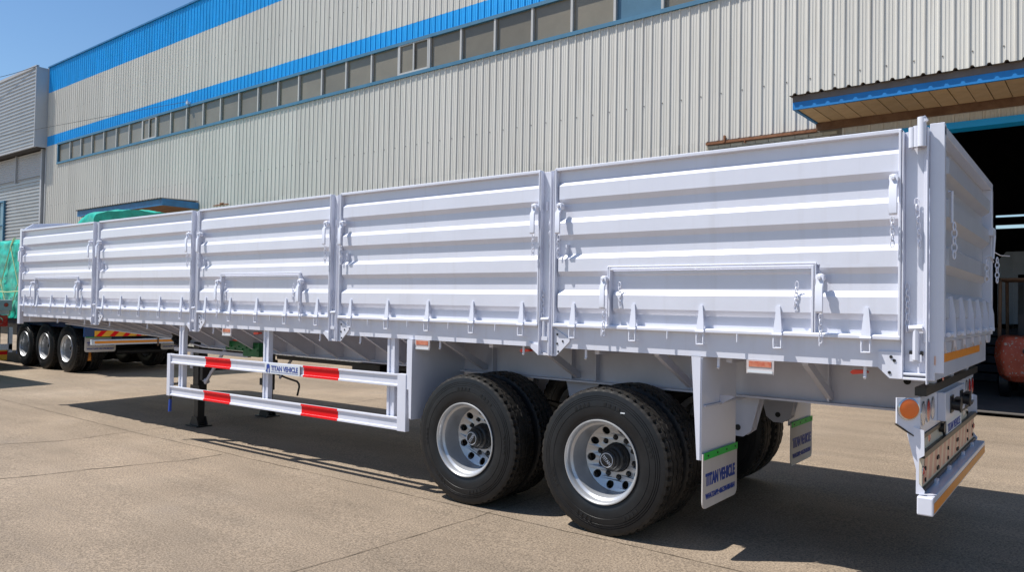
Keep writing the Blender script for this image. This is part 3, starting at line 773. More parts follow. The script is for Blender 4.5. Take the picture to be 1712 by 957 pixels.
mb = MB(); mb.box(-.075, .0, .0452, 2.49, 2.665, 2.72).box(-.075, .002, 2.410, 2.49, 1.50, 2.665).box(-.06, -.002, .0905, 2.415, 1.505, 1.53)
bevel(mb.obj("gate_frame", PAINT, gate, sharp=None), .003, 1)
sm = MB()
sm.prism([(.0, 1.44), (.012, 1.44), (.045, 1.54), (.028, 1.72), (.0, 1.76), (-.05, 1.70), (-.05, 1.46)], 'y', -.012, .012)
GST = MB().prism([(-.05, 1.53), (.035, 1.53), (.03, 1.66), (.012, 1.765), (-.05, 1.74)], 'y', -.008, .008).box(-.03, .03, -.03, .03, 1.50, 1.535)
GSTM = None
_g = MB()
for yy in (-.010, .010): pass
_g.v = []
_g.prism([(-.05, 1.53), (.035, 1.53), (.03, 1.66), (.012, 1.765), (-.05, 1.74)], 'y', -.010, .010)
_g.tube([(.012, -.14, 1.545), (.012, .14, 1.545)], .014, 8)
_g.prism([(x, z) for x, z in [(-.14, 1.50), (-.13, 1.465), (-.09, 1.44), (.04, 1.44), (.08, 1.465), (.085, 1.50)]], 'x', -.012, .0)
GSTM = _g.mesh("gate_hinge", PAINT, sharp=40)
for yy in (.24, .64, 1.05, 1.46, 1.87, 2.27): link("gate_hinge", GSTM, gate, (0, yy, 0))
# the pull handle and chains on the gate
mb = MB().tube([(.0, .16, 2.36), (.02, .16, 2.36), (.02, .16, 2.18)], .007, 8); mb.obj("gate_handle", PAINT, gate)
def big_chain(x, y, z, n, par):
    mb = MB(); pz = z
    for k in range(n):
        L = .040; pts = []
        for j in range(12):
            a = 2 * PI * j / 12; u = .0125 * math.cos(a); v = L * .62 * math.sin(a)
            pts.append((x + (u if k % 2 else u * .4), y + (u * .4 if k % 2 else u * 1.0), pz - L / 2 + v))
        mb.tube(pts, .0042, 6, closed=True); pz -= L
    return mb.obj("chain", PAINT, par)
big_chain(.03, .17, 2.18, 5, gate); big_chain(.03, 1.78, 2.06, 4, gate); big_chain(.03, 2.51, 2.12, 5, gate)
mb = MB().tube([(.02, 1.78, 2.08), (.035, 1.95, 2.10), (.03, 2.2, 2.07)], .008, 6).tube([(.02, 2.3, 2.10), (.03, 2.3, 2.28), (.02, 2.4, 2.28)], .010, 6)
mb.box(.0, .03, 2.20, 2.40, 2.28, 2.34); mb.tube([(.02, 2.42, 2.16), (.05, 2.51, 2.14), (.08, 2.95, 2.16)], .004, 5); mb.obj("gate_latch", PAINT, gate)
# tail beam with orange tape
mb = MB(); mb.box(-.10, -.045, .035, 2.47, 1.285, 1.50); mb.box(-.045, -.036, .06, .075, 1.36, 1.49)
tb = bevel(mb.obj("tail_beam", PAINT, TR, sharp=None), .003, 1)
MB().box(-.0445, -.042, .03, 2.05, 1.375, 1.425).obj("reflective_tape", OTAPE, tb, sharp=None)
def oval_lamp(x, y, z, r, col, par, ring=True, name="tail_lamp"):
    o = MB(); n = 28
    def ringpts(rr, xx): return [(xx, y + rr * math.cos(2 * PI * k / n), z + rr * math.sin(2 * PI * k / n)) for k in range(n)]
    rows = [ringpts(r, x), ringpts(r, x + .005), ringpts(r * .86, x + .006)]
    o.cur = 0; b = 0
    for q in rows: o.v += q
    for i in range(2):
        for k in range(n): o.f.append((i * n + k, i * n + (k + 1) % n, (i + 1) * n + (k + 1) % n, (i + 1) * n + k)); o.mi.append(0)
    b = len(o.v); o.v += ringpts(r * .86, x + .0055) + ringpts(r * .6, x + .009) + ringpts(r * .3, x + .011)
    for i in range(2):
        for k in range(n): o.f.append((b + i * n + k, b + i * n + (k + 1) % n, b + (i + 1) * n + (k + 1) % n, b + (i + 1) * n + k)); o.mi.append(1)
    o.f.append(tuple(b + 2 * n + k for k in range(n))); o.mi.append(1)
    return o.obj(name, [CHROME if ring else BLACKR, col], par, sharp=40)
oval_lamp(-.044, .10, 1.455, .028, LAMPRED, tb, False, "marker_lamp")
# light bar ------------------------------------------------------------
mb = MB(); lb = None
X0 = -.125
mb.prism([(.09, 1.185), (2.41, 1.185), (2.41, 1.03), (2.33, .965), (.17, .965), (.09, 1.02)], 'x', X0 - .012, X0)
lb = mb.obj("light_bar", PAINT, TR, sharp=None); bevel(lb, .002, 1)
# angled wings carrying the round orange lamps
def wing(sgn, y0):
    w = empty("light_wing_mount", (X0 - .006, y0, 1.085), (0, 0, 0), TR); 
    return w
def wing_mesh():
    pts = [(-.135, .09), (.0, .09), (.0, -.125), (-.03, -.125), (-.135, -.055)]
    mb = MB(); mb.prism([(a, b) for a, b in pts], 'y', -.006, .006); mb.cur = 1
    mb.prism([(-.138, -.058), (-.138, -.064), (-.03, -.134), (.0, -.134), (.0, -.126), (-.03, -.126)], 'y', -.010, .010)
    mb.cur = 3
    mb.lathe([(.064, -.006), (.064, -.016), (.056, -.020)], 30, -.070, .028)
    mb.cur = 2; mb.lathe([(.056, -.019), (.04, -.022), (.02, -.0235), (.0, -.0235)], 30, -.070, .028)
    return mb.mesh("light_wing", [PAINT, BLACKR, ORANGE, CHROME], sharp=35)
WG = wing_mesh()
link("light_wing", WG, lb, (X0 - .004, .092, 1.09), (0, 0, R(40)))
o = link("light_wing", WG, lb, (X0 - .004, 2.408, 1.09), (0, 0, R(-40))); o.scale = (1, -1, 1)
for y, c in ((.17, LAMPCLR), (.335, LAMPRED), (.50, LAMPCLR), (2.0, LAMPCLR), (2.165, LAMPRED), (2.33, LAMPRED)): oval_lamp(X0, y, 1.085, .07, c, lb)
mb = MB().box(X0, X0 + .045, .68, 1.55, .985, 1.165); bevel(mb.obj("light_bar_box", PAINT, lb, sharp=None), .003, 1)
for y in (.92, 1.36):
    mb = MB().box(X0 + .045, X0 + .052, y - .06, y + .06, 1.02, 1.13).tube([(X0 + .05, y, 1.075), (X0 + .095, y, 1.07)], .040, 14).tube([(X0 + .095, y, 1.07), (X0 + .102, y, 1.07)], .050, 14)
    mb.box(X0 + .07, X0 + .10, y - .05, y + .05, 1.11, 1.122); mb.obj("trailer_socket", BLACKR, lb)
mb = MB().box(X0 - .03, X0 + .03, .10, 2.42, 1.19, 1.238); mb.prism([(.09, .963), (.17, .940), (2.33, .940), (2.41, .963)], 'x', X0 - .02, X0 + .008); mb.obj("black_trim_strip", BLACKR, lb, sharp=None)
for y in (.45, 1.15, 1.9): MB().box(-.14, -.11, y, y + .1, 1.238, 1.30).obj("lamp_bracket", PAINT, lb, sharp=None)
mb = MB().box(X0 - .05, X0 + .02, .66, .76, 1.215, 1.30); ml = mb.obj("marker_mount", BLACKR, lb, sharp=None); oval_lamp(X0 + .02, .71, 1.262, .036, LAMPRED, ml, False, "marker_lamp")
# support brackets down to the bumper
for (y0, y1) in ((.06, .068), (2.432, 2.44)):
    mb = MB().prism([(-.20, 1.03), (-.10, 1.0), (-.098, .86), (-.125, .84), (-.125, .70), (-.095, .66), (-.10, .640), (-.14, .64), (-.14, .78)], 'y', y0, y1)
    mb.obj("bumper_bracket", PAINT, TR, sharp=None)
# beige backing, number plate, chevrons
np_ = MB().prism([(-.155, .985), (-.145, .985), (-.125, .865), (-.135, .865)], 'y', .28, 2.05).obj("plate_backing", BEIGE, TR, sharp=None)
MB().box(-.125, -.113, .90, 1.64, .835, .978).obj("plate_holder", BLACKR, np_, sharp=None)
pl = MB().box(-.1125, -.108, .93, 1.61, .845, .968).obj("number_plate", PLATEW, np_, sharp=None)
me = text_mesh("TITAN VEHICLE", .075, width=.56, bold=.001); setmat(me, NAVY)
link("lettering", me, np_, (-.1075, .98, .878), (PI / 2, 0, PI / 2))
for y, c in ((.42, LAMPRED), (1.93, LAMPCLR)): oval_lamp(-.135, y, .925, .045, c, np_, True, "marker_lamp")
MB().tube([(-.13, .80, .93), (-.10, .80, .93)], .03, 12).obj("plate_lamp", BLACKR, np_)
ch = MB().box(-.135, -.120, .12, 2.40, .665, .835).obj("chevron_board", BEIGE, TR, sharp=None)
for k in range(13):
    y = .15 + k * .17
    if y + .17 > 2.38: break
    MB().prism([(y, .682), (y + .095, .682), (y + .155, .822), (y + .06, .822)], 'x', -.1195, -.117).obj("chevron", PINKO, ch, sharp=None)
    MB().prism([(y + .097, .682), (y + .168, .682), (y + .228, .822), (y + .157, .822)], 'x', -.1195, -.117).obj("chevron", SALM2, ch, sharp=None)
mb = MB()
for y in (.2, .62, .66, 1.05, 1.45, 1.5, 2.0, 2.3):
    for z in (.70, .765): mb.tube([(-.117, y, z), (-.110, y, z)], .013, 8)
mb.obj("bolt", BLACK, ch)
MB().box(-.14, -.102, .10, 2.42, .836, .868).box(-.14, -.106, .12, 2.42, .640, .664).obj("black_trim_strip", BLACKR, ch, sharp=None)
for y in (.14, 2.36): oval_lamp(-.119, y, .76, .028, LAMPRED, ch, True, "marker_lamp")
bm_ = MB().box(-.131, -.048, .03, 2.47, .53, .634); bu = bevel(bm_.obj("bumper_bar", PAINT, TR, sharp=None), .008, 2)
MB().box(-.0478, -.046, .06, 2.45, .545, .600).obj("reflective_tape", OTAPE, bu, sharp=None)
for y in (.45, .95, 1.6, 2.1): MB().box(-.125, -.09, y, y + .06, .6345, .66).obj("bumper_mount", PAINT, bu, sharp=None)
# chassis ----------------------------------------------------------------
def beam(y):
    zb = 1.045
    web = [(-.2, 1.34), (-12.8, 1.34), (-12.8, 1.225), (-9.35, 1.125), (-8.6, zb), (-.9, zb - .005), (-.3, zb - .005), (-.2, 1.06)]
    mb = MB(); mb.prism(web, 'y', y, y + .008)
    F = [(-12.8, 1.225), (-9.35, 1.125), (-8.6, zb), (-.3, zb - .005), (-.2, 1.06)]
    for (a, za), (b, z_b) in zip(F, F[1:]):
        mb.prism([(a, za), (b, z_b), (b, z_b - .014), (a, za - .014)], 'y', y - .06, y + .068)
    mb.box(-12.8, -.2, y - .06, y + .068, 1.34, 1.352)
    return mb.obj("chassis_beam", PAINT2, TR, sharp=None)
beam(.70); beam(1.80)
for k in range(25):
    x = -12.5 + k * .51
    if x > -.3: break
    zb = 1.05 if x > -8.6 else (1.12 if x > -9.4 else 1.24 - (x + 12.8) * .029)
    if x < -4.3:
        mb = MB().prism([(.11, 1.344), (.70, 1.344), (.70, zb + .01), (.62, zb + .01)], 'x', x, x + .006)
        mb.prism([(.10, 1.334), (.62, zb + .0), (.62, zb + .012), (.10, 1.346)], 'x', x - .012, x + .018)
    else:
        mb = MB().prism([(.11, 1.344), (.20, 1.344), (.70, zb + .05), (.70, zb + .01), (.66, zb + .01), (.11, 1.325)], 'x', x - .018, x + .018) if k % 2 else MB().box(x, x + .04, .11, .70, 1.31, 1.344)
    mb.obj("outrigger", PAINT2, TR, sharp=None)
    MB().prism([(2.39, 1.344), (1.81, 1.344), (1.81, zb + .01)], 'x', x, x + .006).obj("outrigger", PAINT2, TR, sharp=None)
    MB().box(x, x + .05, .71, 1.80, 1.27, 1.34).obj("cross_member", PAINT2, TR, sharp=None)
for x in (-.78, -2.62, -2.86, -3.72): MB().box(x, x + .012, .64, .70, 1.05, 1.34).obj("web_stiffener", PAINT2, TR, sharp=None)
MB().tube([(-.30, .698, 1.22), (-.30, .69, 1.22)], .022, 14).obj("beam_hole", HOLE, TR)
mb = MB().tube([(-3.75, .698, 1.24), (-3.75, .69, 1.24)], .03, 14); mb.obj("boss_plate", PAINT2, TR)
# axles, springs, hangers
for x in (-2.187, -3.499):
    ax = MB().tube([(x, .2, .545), (x, 2.3, .575)], .065, 12).obj("axle", BLACK, TR)
    for y in (.86, 1.62): 
        mb = MB()
        for q in range(6): mb.prism([(x - .55 + q * .07, .70 - q * .014 + .02), (x, .655 - q * .014), (x + .55 - q * .07, .70 - q * .014 + .02), (x + .55 - q * .07, .712 - q * .014 + .02), (x, .668 - q * .014), (x - .55 + q * .07, .712 - q * .014 + .02)], 'y', y - .045, y + .045)
        mb.box(x - .06, x + .06, y - .06, y + .06, .49, .70); mb.obj("leaf_spring", BLACK, TR, sharp=None)
for x in (-4.15, -2.84, -1.46):
    for y in (.80, 1.70):
        mb = MB().prism([(x - .17, 1.032), (x + .17, 1.032), (x + .10, .76), (x + .04, .715), (x - .04, .715), (x - .10, .76)], 'y', y, y + .012)
        mb.prism([(x - .17, 1.032), (x + .17, 1.032), (x + .10, .76), (x + .04, .715), (x - .04, .715), (x - .10, .76)], 'y', y + .10, y + .112)
        mb.box(x + .06, x + .11, y + .0125, y + .0995, .78, 1.03)
        h = mb.obj("spring_hanger", PAINT2, TR, sharp=None)
        MB().tube([(x, y - .008, .78), (x, y + .12, .78)], .022, 10).obj("hanger_pin", BLACK, h)
for i, x in enumerate((-2.187, -3.499)):
    wheel(TR, x, .016, .535, False, ang=(.1, .45)[i], txt=(.75, -1.0)[i])
    wheel(TR, x, 2.484, .572, True, ang=.3)
# white chalk-like sticker marks on tyres
MB().box(-2.02, -1.985, .0145, .016, .905, .914).obj("tyre_sticker", PLATEW, TR, sharp=None)
# mudguards
def mudguard(x, y0, y1, sgn, zb, flapz, front=False):
    mb = MB(); mb.box(x - .004, x + .004, y0, y1, zb, 1.34)
    o = mb.obj("mudguard", PAINT, TR, sharp=None)
    return o
m1 = mudguard(-1.405, .0, .60, 1, .66, .33)
MB().prism([(-1.475, 1.345), (-1.41, 1.345), (-1.41, .662), (-1.43, .662)], 'y', -.006, .0).obj("mudguard_edge", PAINT, m1, sharp=None)
MB().box(-1.40, -1.385, .03, .75, 1.01, 1.022).prism([(-1.40, 1.0), (-1.30, 1.06), (-1.30, 1.07), (-1.40, 1.07)], 'y', .30, .31).obj("mudguard_brace", PAINT2, m1, sharp=None)
def flap(y0, y1, parent, ztop=.70, zb=.335):
    pts = [(y0, ztop), (y1, ztop)]
    for k in range(6):
        a = -k * PI / 10; pts.append((y1 - .05 + .05 * math.cos(a), zb + .05 + .05 * math.sin(a)))
    for k in range(6):
        a = -PI / 2 - k * PI / 10; pts.append((y0 + .05 + .05 * math.cos(a), zb + .05 + .05 * math.sin(a)))
    mb = MB(); mb.prism(pts, 'x', -.004, .004)
    f = mb.obj("mud_flap", FLAP, parent, sharp=None)
    MB().box(.0042, .010, y0 + .015, y1 - .005, ztop - .040, ztop + .006).obj("green_strip", GREEN, f, sharp=None)
    mb = MB()
    for k in range(4): mb.tube([(.010, y0 + .07 + k * (y1 - y0 - .12) / 3, ztop - .016), (.014, y0 + .07 + k * (y1 - y0 - .12) / 3, ztop - .016)], .007, 8)
    mb.obj("rivet", BLACK, f)
    W = y1 - y0 - .09
    me = text_mesh("TITAN VEHICLE", .11, width=W, bold=.0045); setmat(me, NAVY); link("lettering", me, f, (.0055, y0 + .045, ztop - .215), (PI / 2, 0, PI / 2))
    me = text_mesh("WHATSAPP:+8613964864664", .052, width=W, bold=.0012); setmat(me, NAVY); link("lettering", me, f, (.0055, y0 + .045, ztop - .305), (PI / 2, 0, PI / 2))
    return f
fl = flap(.0, .60, TR); fl.location = (-1.392, .0, 0)
m2 = mudguard(-1.405, 1.80, 2.42, 1, .68, .33)
fl = flap(1.82, 2.42, TR); fl.location = (-1.392, 0, 0)
m3 = MB().box(-4.11, -4.10, .0, .70, .64, 1.34).obj("mudguard", PAINT, TR, sharp=None)
MB().prism([(-4.155, 1.345), (-4.10, 1.345), (-4.10, .648), (-4.125, .648)], 'y', -.006, .0).box(-4.17, -4.11, .0, .02, .9, 1.34).obj("mudguard_edge", PAINT, m3, sharp=None)
MB().box(-4.11, -4.10, 1.80, 2.48, .64, 1.34).obj("mudguard", PAINT, TR, sharp=None)
# air tank / lamps / reflectors under the side beam
for x in (-6.95 - .1, -4.0, -1.02):
    o = MB().box(x - .088, x + .088, .016, .03, 1.258, 1.345).obj("reflector_plate", LAMPCLR, TR, sharp=None)
    MB().box(x - .072, x + .072, .013, .0158, 1.302, 1.338).obj("reflector_band", REFR, o, sharp=None)
    MB().box(x - .08, x + .08, .012, .0158, 1.264, 1.280).obj("reflector_edge", PLATEW, o, sharp=None)
for x in (-6.62, -2.95, -.46):
    MB().prism([(x - .045, 1.30), (x - .03, 1.315), (x + .03, 1.318), (x + .05, 1.31), (x + .05, 1.30), (x - .03, 1.288)], 'y', .10, .15).obj("side_marker_lamp", REDM, TR, sharp=None)
# side guard ---------------------------------------------------------------
GD = empty("side_guard", (-8.2, 0, .0), (0, -.0085, 0), TR)
def rail(z0, name="guard_rail"):
    a, b = -.0, 3.93
    P = [(-.004, z0), (-.004, z0 + .018), (.008, z0 + .022), (.008, z0 + .093), (-.004, z0 + .097), (-.004, z0 + .115), (.03, z0 + .115), (.03, z0)]
    o = MB().prism(P, 'x', a, b).obj("guard_rail", PAINT, GD, sharp=None); bevel(o, .002, 1)
    return P
for z0 in (.495, .882): rail(z0)
def tape(x0, x1, z0):
    P = [(-.005, z0 + .001), (-.005, z0 + .018), (.007, z0 + .022), (.007, z0 + .093), (-.005, z0 + .097), (-.005, z0 + .116), (.0, z0 + .116), (.0095, z0 + .095), (.0095, z0 + .02), (.0, z0 + .001)]
    MB().prism(P, 'x', x0 + 8.2, x1 + 8.2).obj("red_tape", RED, GD, sharp=None)
tape(-7.434, -6.923, .882); tape(-5.627, -5.084, .882); tape(-7.455, -6.917, .495); tape(-5.652, -5.090, .495)
o = MB().box(-.075, -.0, -.007, .045, .490, .998).obj("guard_end", PAINT, GD, sharp=None); bevel(o, .003, 1)
o = MB().box(3.93, 4.04, -.007, .045, .490, 1.000).obj("guard_end", PAINT, GD, sharp=None); bevel(o, .003, 1)
for x in (.10, 1.82, 3.74):
    mb = MB().box(x - .0, x + .03, .045, .10, .50, 1.37).box(x + .068, x + .098, .045, .10, .50, 1.37).box(x + .03, x + .068, .055, .10, .50, 1.37)
    bevel(mb.obj("guard_post", PAINT, GD, sharp=None), .002, 1)
pq = MB().box(1.935, 2.53, -.011, -.006, .884, .992).obj("name_plate", PLATEW, GD, sharp=None)
me = text_mesh("TITAN VEHICLE", .072, width=.45, bold=.0016); setmat(me, NAVY); link("lettering", me, pq, (2.05, -.0115, .918), (PI / 2, 0, 0))
me = text_mesh("SIDE WALL TRAILER", .02, width=.44); 
bpy.data.meshes.remove(me)
# helmet emblem
hp_ = [(.0, .02), (.012, .045), (.01, .075), (.022, .092), (.045, .096), (.062, .088), (.07, .07), (.066, .045), (.07, .02), (.064, .0), (.05, .004), (.052, .03), (.046, .05), (.036, .052), (.03, .03), (.032, .004), (.02, .0)]
MB().prism([(1.958 + a, .889 + b) for a, b in hp_], 'y', -.0125, -.0108).obj("helmet_emblem", NAVY, pq, sharp=None)
# small unreadable line of print under the name
mb = MB(); xx = 2.05; rr = random.Random(3)
while xx < 2.5:
    wq = rr.uniform(.008, .022); mb.box(xx, xx + wq, -.0122, -.0108, .899, .905); xx += wq + .006
mb.obj("small_print", NAVY, pq, sharp=None)
# landing legs -------------------------------------------------------------
def leg(y, zg):
    L = empty("landing_leg", (-8.82, y, zg), (0, 0, 0), TR)
    bevel(MB().box(-.065, .065, -.065, .065, .38, 1.12).obj("leg_housing", BLACK, L, sharp=None), .004, 1)
    bevel(MB().box(-.05, .05, -.05, .05, .03, .38).obj("inner_leg", BLACK, L, sharp=None), .004, 1)
    mb = MB().box(-.14, .14, -.11, .11, .0, .018).prism([(-.11, .018), (.11, .018), (.055, .13), (-.055, .13)], 'y', -.07, -.055).prism([(-.11, .018), (.11, .018), (.055, .13), (-.055, .13)], 'y', .055, .07)
    mb.obj("foot", BLACK, L, sharp=None)
    mb = MB().box(.065, .14, -.05, .05, .62, .82).box(-.10, .12, -.08, -.066, .45, .55); mb.obj("gearbox", BLACK, L, sharp=None)
leg(.74, gz(-8.8, .74)); leg(1.80, gz(-8.8, 1.8))
MB().tube([(-8.82, .80, .72), (-8.82, 1.74, .73)], .025, 8).obj("leg_cross_shaft", BLACK, TR)
mb = MB().tube([(-8.6, .72, .58), (-8.75, .75, .60)], .03, 8).tube([(-8.62, .70, .56), (-8.25, .70, .95), (-8.15, .70, 1.04)], .022, 6)
mb.obj("leg_brace", PAINT2, TR)
MB().tube([(-8.55, 1.80, .56), (-8.1, 1.80, 1.04)], .02, 6).obj("leg_brace", PAINT2, TR)
MB().box(-9.35, -7.6, .655, .70, .955, 1.0).obj("leg_beam", PAINT2, TR, sharp=None)
MB().box(-9.35, -7.6, 1.80, 1.845, .955, 1.0).obj("leg_beam", PAINT2, TR, sharp=None)
MB().box(-8.94, -8.88, .66, .674, .74, .955).obj("leg_plate", PAINT2, TR, sharp=None)
mb = MB().tube([(-8.72, 1.78, .63), (-8.55, 1.8, .60), (-8.41, 1.8, .575), (-8.15, 1.8, .54), (-8.11, 1.8, .51), (-8.10, 1.8, .47), (-8.14, 1.8, .346)], .014, 8); mb.obj("crank_handle", BLACK, TR)
mb = MB().tube([(-9.12, .66, .95), (-9.04, .62, .80), (-9.02, .60, .62), (-9.12, .60, .52), (-9.22, .60, .51)], .017, 8); mb.obj("air_hose", BLACK, TR)
mb = MB().tube([(-8.22, .02, .49), (-8.23, .02, .44)], .014, 8); mb.cur = 1; mb.tube([(-8.23, .02, .44), (-8.20, .0, .30)], .020, 8); mb.obj("blue_handled_cord", [BLACK, NAVY], TR)
# spare coil of hose and green twist-lock block
mb = MB()
for k in range(6):
    pts = [(-9.0 + (.12 + .01 * (k % 3)) * math.cos(2 * PI * j / 18), .62 - .02 * k + .012 * math.sin(j * 3), 1.16 + (.10 + .012 * (k % 2)) * math.sin(2 * PI * j / 18)) for j in range(18)]
    mb.tube(pts, .016, 6, closed=True)
mb.obj("hose_coil", BLACK, TR)
mb = MB().box(-7.98, -7.60, .585, .65, 1.04, 1.15).box(-7.60, -7.27, .585, .65, .98, 1.15).prism([(-7.75, 1.15), (-7.5, 1.20), (-7.42, 1.15)], 'y', .59, .64)
for k in range(9): mb.tube([(-7.93 + k * .08, .583, 1.06 + .03 * (k % 2)), (-7.93 + k * .08, .572, 1.06 + .03 * (k % 2))], .012, 6)
gbx = mb.obj("green_valve_box", DGREEN, TR, sharp=None)
MB().prism([(-7.78, 1.165), (-7.70, 1.18), (-7.55, 1.178), (-7.5, 1.168), (-7.6, 1.158)], 'y', .54, .585).obj("red_cap", REDM, gbx, sharp=None)
mb = MB().box(-5.95, -5.5, .9, 1.3, .80, .98).box(-7.5, -4.6, 1.0, 1.08, .93, .97); mb.obj("air_tank_bracket", BLACK, TR, sharp=None)
mb = MB().tube([(-5.9, 1.2, .86), (-5.1, 1.2, .86)], [.13, .13], 16); mb.obj("air_tank", BLACK, TR)
mb = MB().tube([(-3.0, .95, .92), (-2.6, .95, .92)], .09, 12); mb.obj("brake_chamber", BLACK, TR)
MB().tube([(-4.3, .95, .85), (-3.9, .95, .85)], .09, 12).obj("brake_chamber", BLACK, TR)

# ------------------------------------------------------------------ second trailer (blue, triple axle) behind
T2 = empty("triple_axle_trailer", (0, 0, 0)); tag(T2, "blue triple-axle flatbed trailer with yellow-taped bumper seen under the long white trailer", "trailer")
zg2 = -.055
for x in (-17.85, -19.07, -20.27): wheel(T2, x, 2.70, zg2 + .535 - .008 * 0, False, ang=.2, dual=True); wheel(T2, x, 5.15, .535, True, ang=.2, dual=True)
MB().box(-27.5, -16.62, 2.75, 5.1, .96, 1.10).obj("bed", BLUEP, T2, sharp=None)
MB().box(-27.0, -16.8, 3.3, 3.45, .6, .96).box(-27.0, -16.8, 4.4, 4.55, .6, .96).obj("chassis_beam", BLUEP, T2, sharp=None)
for x in (-17.85, -19.07, -20.27): MB().tube([(x, 2.95, .48), (x, 4.95, .5)], .065, 10).obj("axle", BLACK, T2)
MB().box(-16.64, -16.60, 2.55, 5.12, .80, 1.0).obj("tail_plate", BLUEP, T2, sharp=None)
MB().box(-17.02, -17.0, 2.72, 3.4, .80, 1.0).obj("mudguard", BLUEP, T2, sharp=None)
f = flap(2.73, 3.40, T2, .80, .44); f.location = (-16.99, 0, 0)
f = flap(4.45, 5.12, T2, .80, .44); f.location = (-16.99, 0, 0)
cb = MB().box(-16.598, -16.59, 2.76, 5.0, .80, .93).obj("chevron_board", YEL, T2, sharp=None)
for k in range(8): 
    y = 2.78 + k * .29
    MB().prism([(y, .802), (y + .12, .802), (y + .24, .928), (y + .12, .928)], 'x', -16.589, -16.587).obj("chevron", RED, cb, sharp=None)
b2 = bevel(MB().box(-16.66, -16.55, 2.70, 5.1, .615, .735).obj("bumper_bar", PLATEW, T2, sharp=None), .01, 2)
MB().box(-16.549, -16.547, 2.75, 5.08, .65, .705).obj("reflective_tape", OTAPE, b2, sharp=None)
MB().box(-16.546, -16.54, 4.13, 4.17, .56, .80).obj("rubber_strap", BROWN, b2, sharp=None)
MB().box(-17.5, -17.4, 2.93, 3.12, .22, .44).obj("amber_bracket", OTAPE, T2, sharp=None)
MB().tube([(-17.2, 3.5, .42), (-17.2, 4.7, .42)], .07, 10).obj("air_tank", BLACK, T2)
MB().box(-20.95, -20.75, 2.78, 2.86, .2, 1.0).obj("support_post", BLUEP, T2, sharp=None)
def tarp():
    from mathutils import noise as mn
    mb = MB(); nx, nu = 190, 110
    def top(x): return 3.02 + .08 * math.sin(x * 1.1) + .52 * max(0, 1 - abs(x + 16.75) / 2.0)
    def fold(p, sc):      # sharp creases: ridged noise
        return 1 - 2 * abs(mn.noise(Vector(p) * sc))
    for i in range(nx + 1):
        x = -26.8 + 10.35 * i / nx
        for j in range(nu + 1):
            u = j / nu; zt = top(x)
            if u < .36: y = 2.62; z = 1.10 + (zt - .08 - 1.10) * (u / .36)
            elif u < .64:
                v = (u - .36) / .28; y = 2.62 + 2.46 * v; z = zt - .08 + .20 * math.sin(PI * v) ** .7
            else: y = 5.08; z = zt - .08 - (zt - .08 - 1.10) * ((u - .64) / .36)
            p = (x, y * .9 + .4 * z, z)
            k = .045 * fold(p, 1.1) + .030 * fold((p[0] + 9, p[1], p[2]), 2.6) + .016 * fold(p, 6.0) - .05
            if u < .36: y -= k
            elif u > .64: y += k
            else: z += k * 1.1
            mb.v.append((x, y, z))
    n = nu + 1
    for i in range(nx):
        for j in range(nu): mb.f.append((i * n + j, (i + 1) * n + j, (i + 1) * n + j + 1, i * n + j + 1)); mb.mi.append(0)
    for xi in (nx, 0): mb.f.append(tuple(xi * n + j for j in range(n))); mb.mi.append(0)
    return mb.mesh("tarpaulin_load", TARP, sharp=35)
tp = link("tarpaulin_load", tarp()); tag(tp, "load wrapped in crumpled bright green tarpaulin on the blue trailer, crossed by pale ropes", "tarpaulin load")
mb = MB()
for k in range(9):
    x = -26.4 + k * 1.1
    mb.tube([(x, 2.565, 1.15), (x + .55, 2.56, 2.0), (x + 1.1, 2.565, 2.9), (x + 1.15, 2.64, 3.12)], .014, 5)
    mb.tube([(x + 1.1, 2.558, 1.15), (x + .55, 2.55, 2.0), (x + .0, 2.558, 2.9), (x - .05, 2.64, 3.12)], .014, 5)
mb.tube([(-26.4, 2.555, 1.9), (-21, 2.55, 1.75), (-16.6, 2.55, 1.9)], .014, 5)
mb.obj("rope", ROPE, tp)

# ------------------------------------------------------------------ third trailer at the left edge
T3 = empty("white_trailer", (-20.0, 0, 0)); tag(T3, "white trailer rear with red lamps and striped bumper at the left edge", "trailer")
MB().box(-8, -.1, -.1, 2.3, 1.2, 1.3).obj("bed", PAINT, T3, sharp=None)
tl = bevel(MB().box(-.1, 0, -.1, 2.33, 1.30, 1.56).obj("tail_board", SHADEWHITE, T3, sharp=None), .01, 1)
for y in (2.2, .1): oval_lamp(.0, y + .0, 1.44, .05, LAMPRED, tl, False, "marker_lamp")
MB().box(.0, .012, 1.75, 2.0, 1.34, 1.42).obj("amber_reflector", OTAPE, tl, sharp=None)
MB().box(-.1, -.04, .1, 2.1, .72, .90).obj("cross_member", PAINT, T3, sharp=None)
for y0 in (1.85, -.05):
    lp = bevel(MB().box(-.08, .01, y0, y0 + .40, .92, 1.19).obj("lamp_cluster", LAMPRED, T3, sharp=None), .02, 2)
    oval_lamp(.011, y0 + .2, 1.055, .09, LAMPRED, lp, True)
for y in (2.28, -.1): MB().box(-.08, .0, y, y + .08, .30, .90).obj("bumper_post", PAINT, T3, sharp=None)
b3 = MB().box(-.08, .0, -.1, 2.36, .36, .50).obj("bumper_bar", PAINT, T3, sharp=None)
cb = MB().box(.0, .02, -.05, 2.25, .12, .36).obj("chevron_board", YEL, b3, sharp=None)
MB().box(.0205, .024, -.05, 2.25, .25, .33).obj("red_stripe", RED, b3, sharp=None)
MB().box(-7, -.1, .4, .5, .7, 1.2).box(-7, -.1, 1.7, 1.8, .7, 1.2).obj("chassis_beam", PAINT, T3, sharp=None)
MB().box(-.6, -.59, 1.62, 2.3, .45, 1.2).obj("mudguard", BLACK, T3, sharp=None)
for x in (-1.3, -2.6): wheel(T3, x, -.08, .47 + 0, False); wheel(T3, x, 2.32, .50, True)
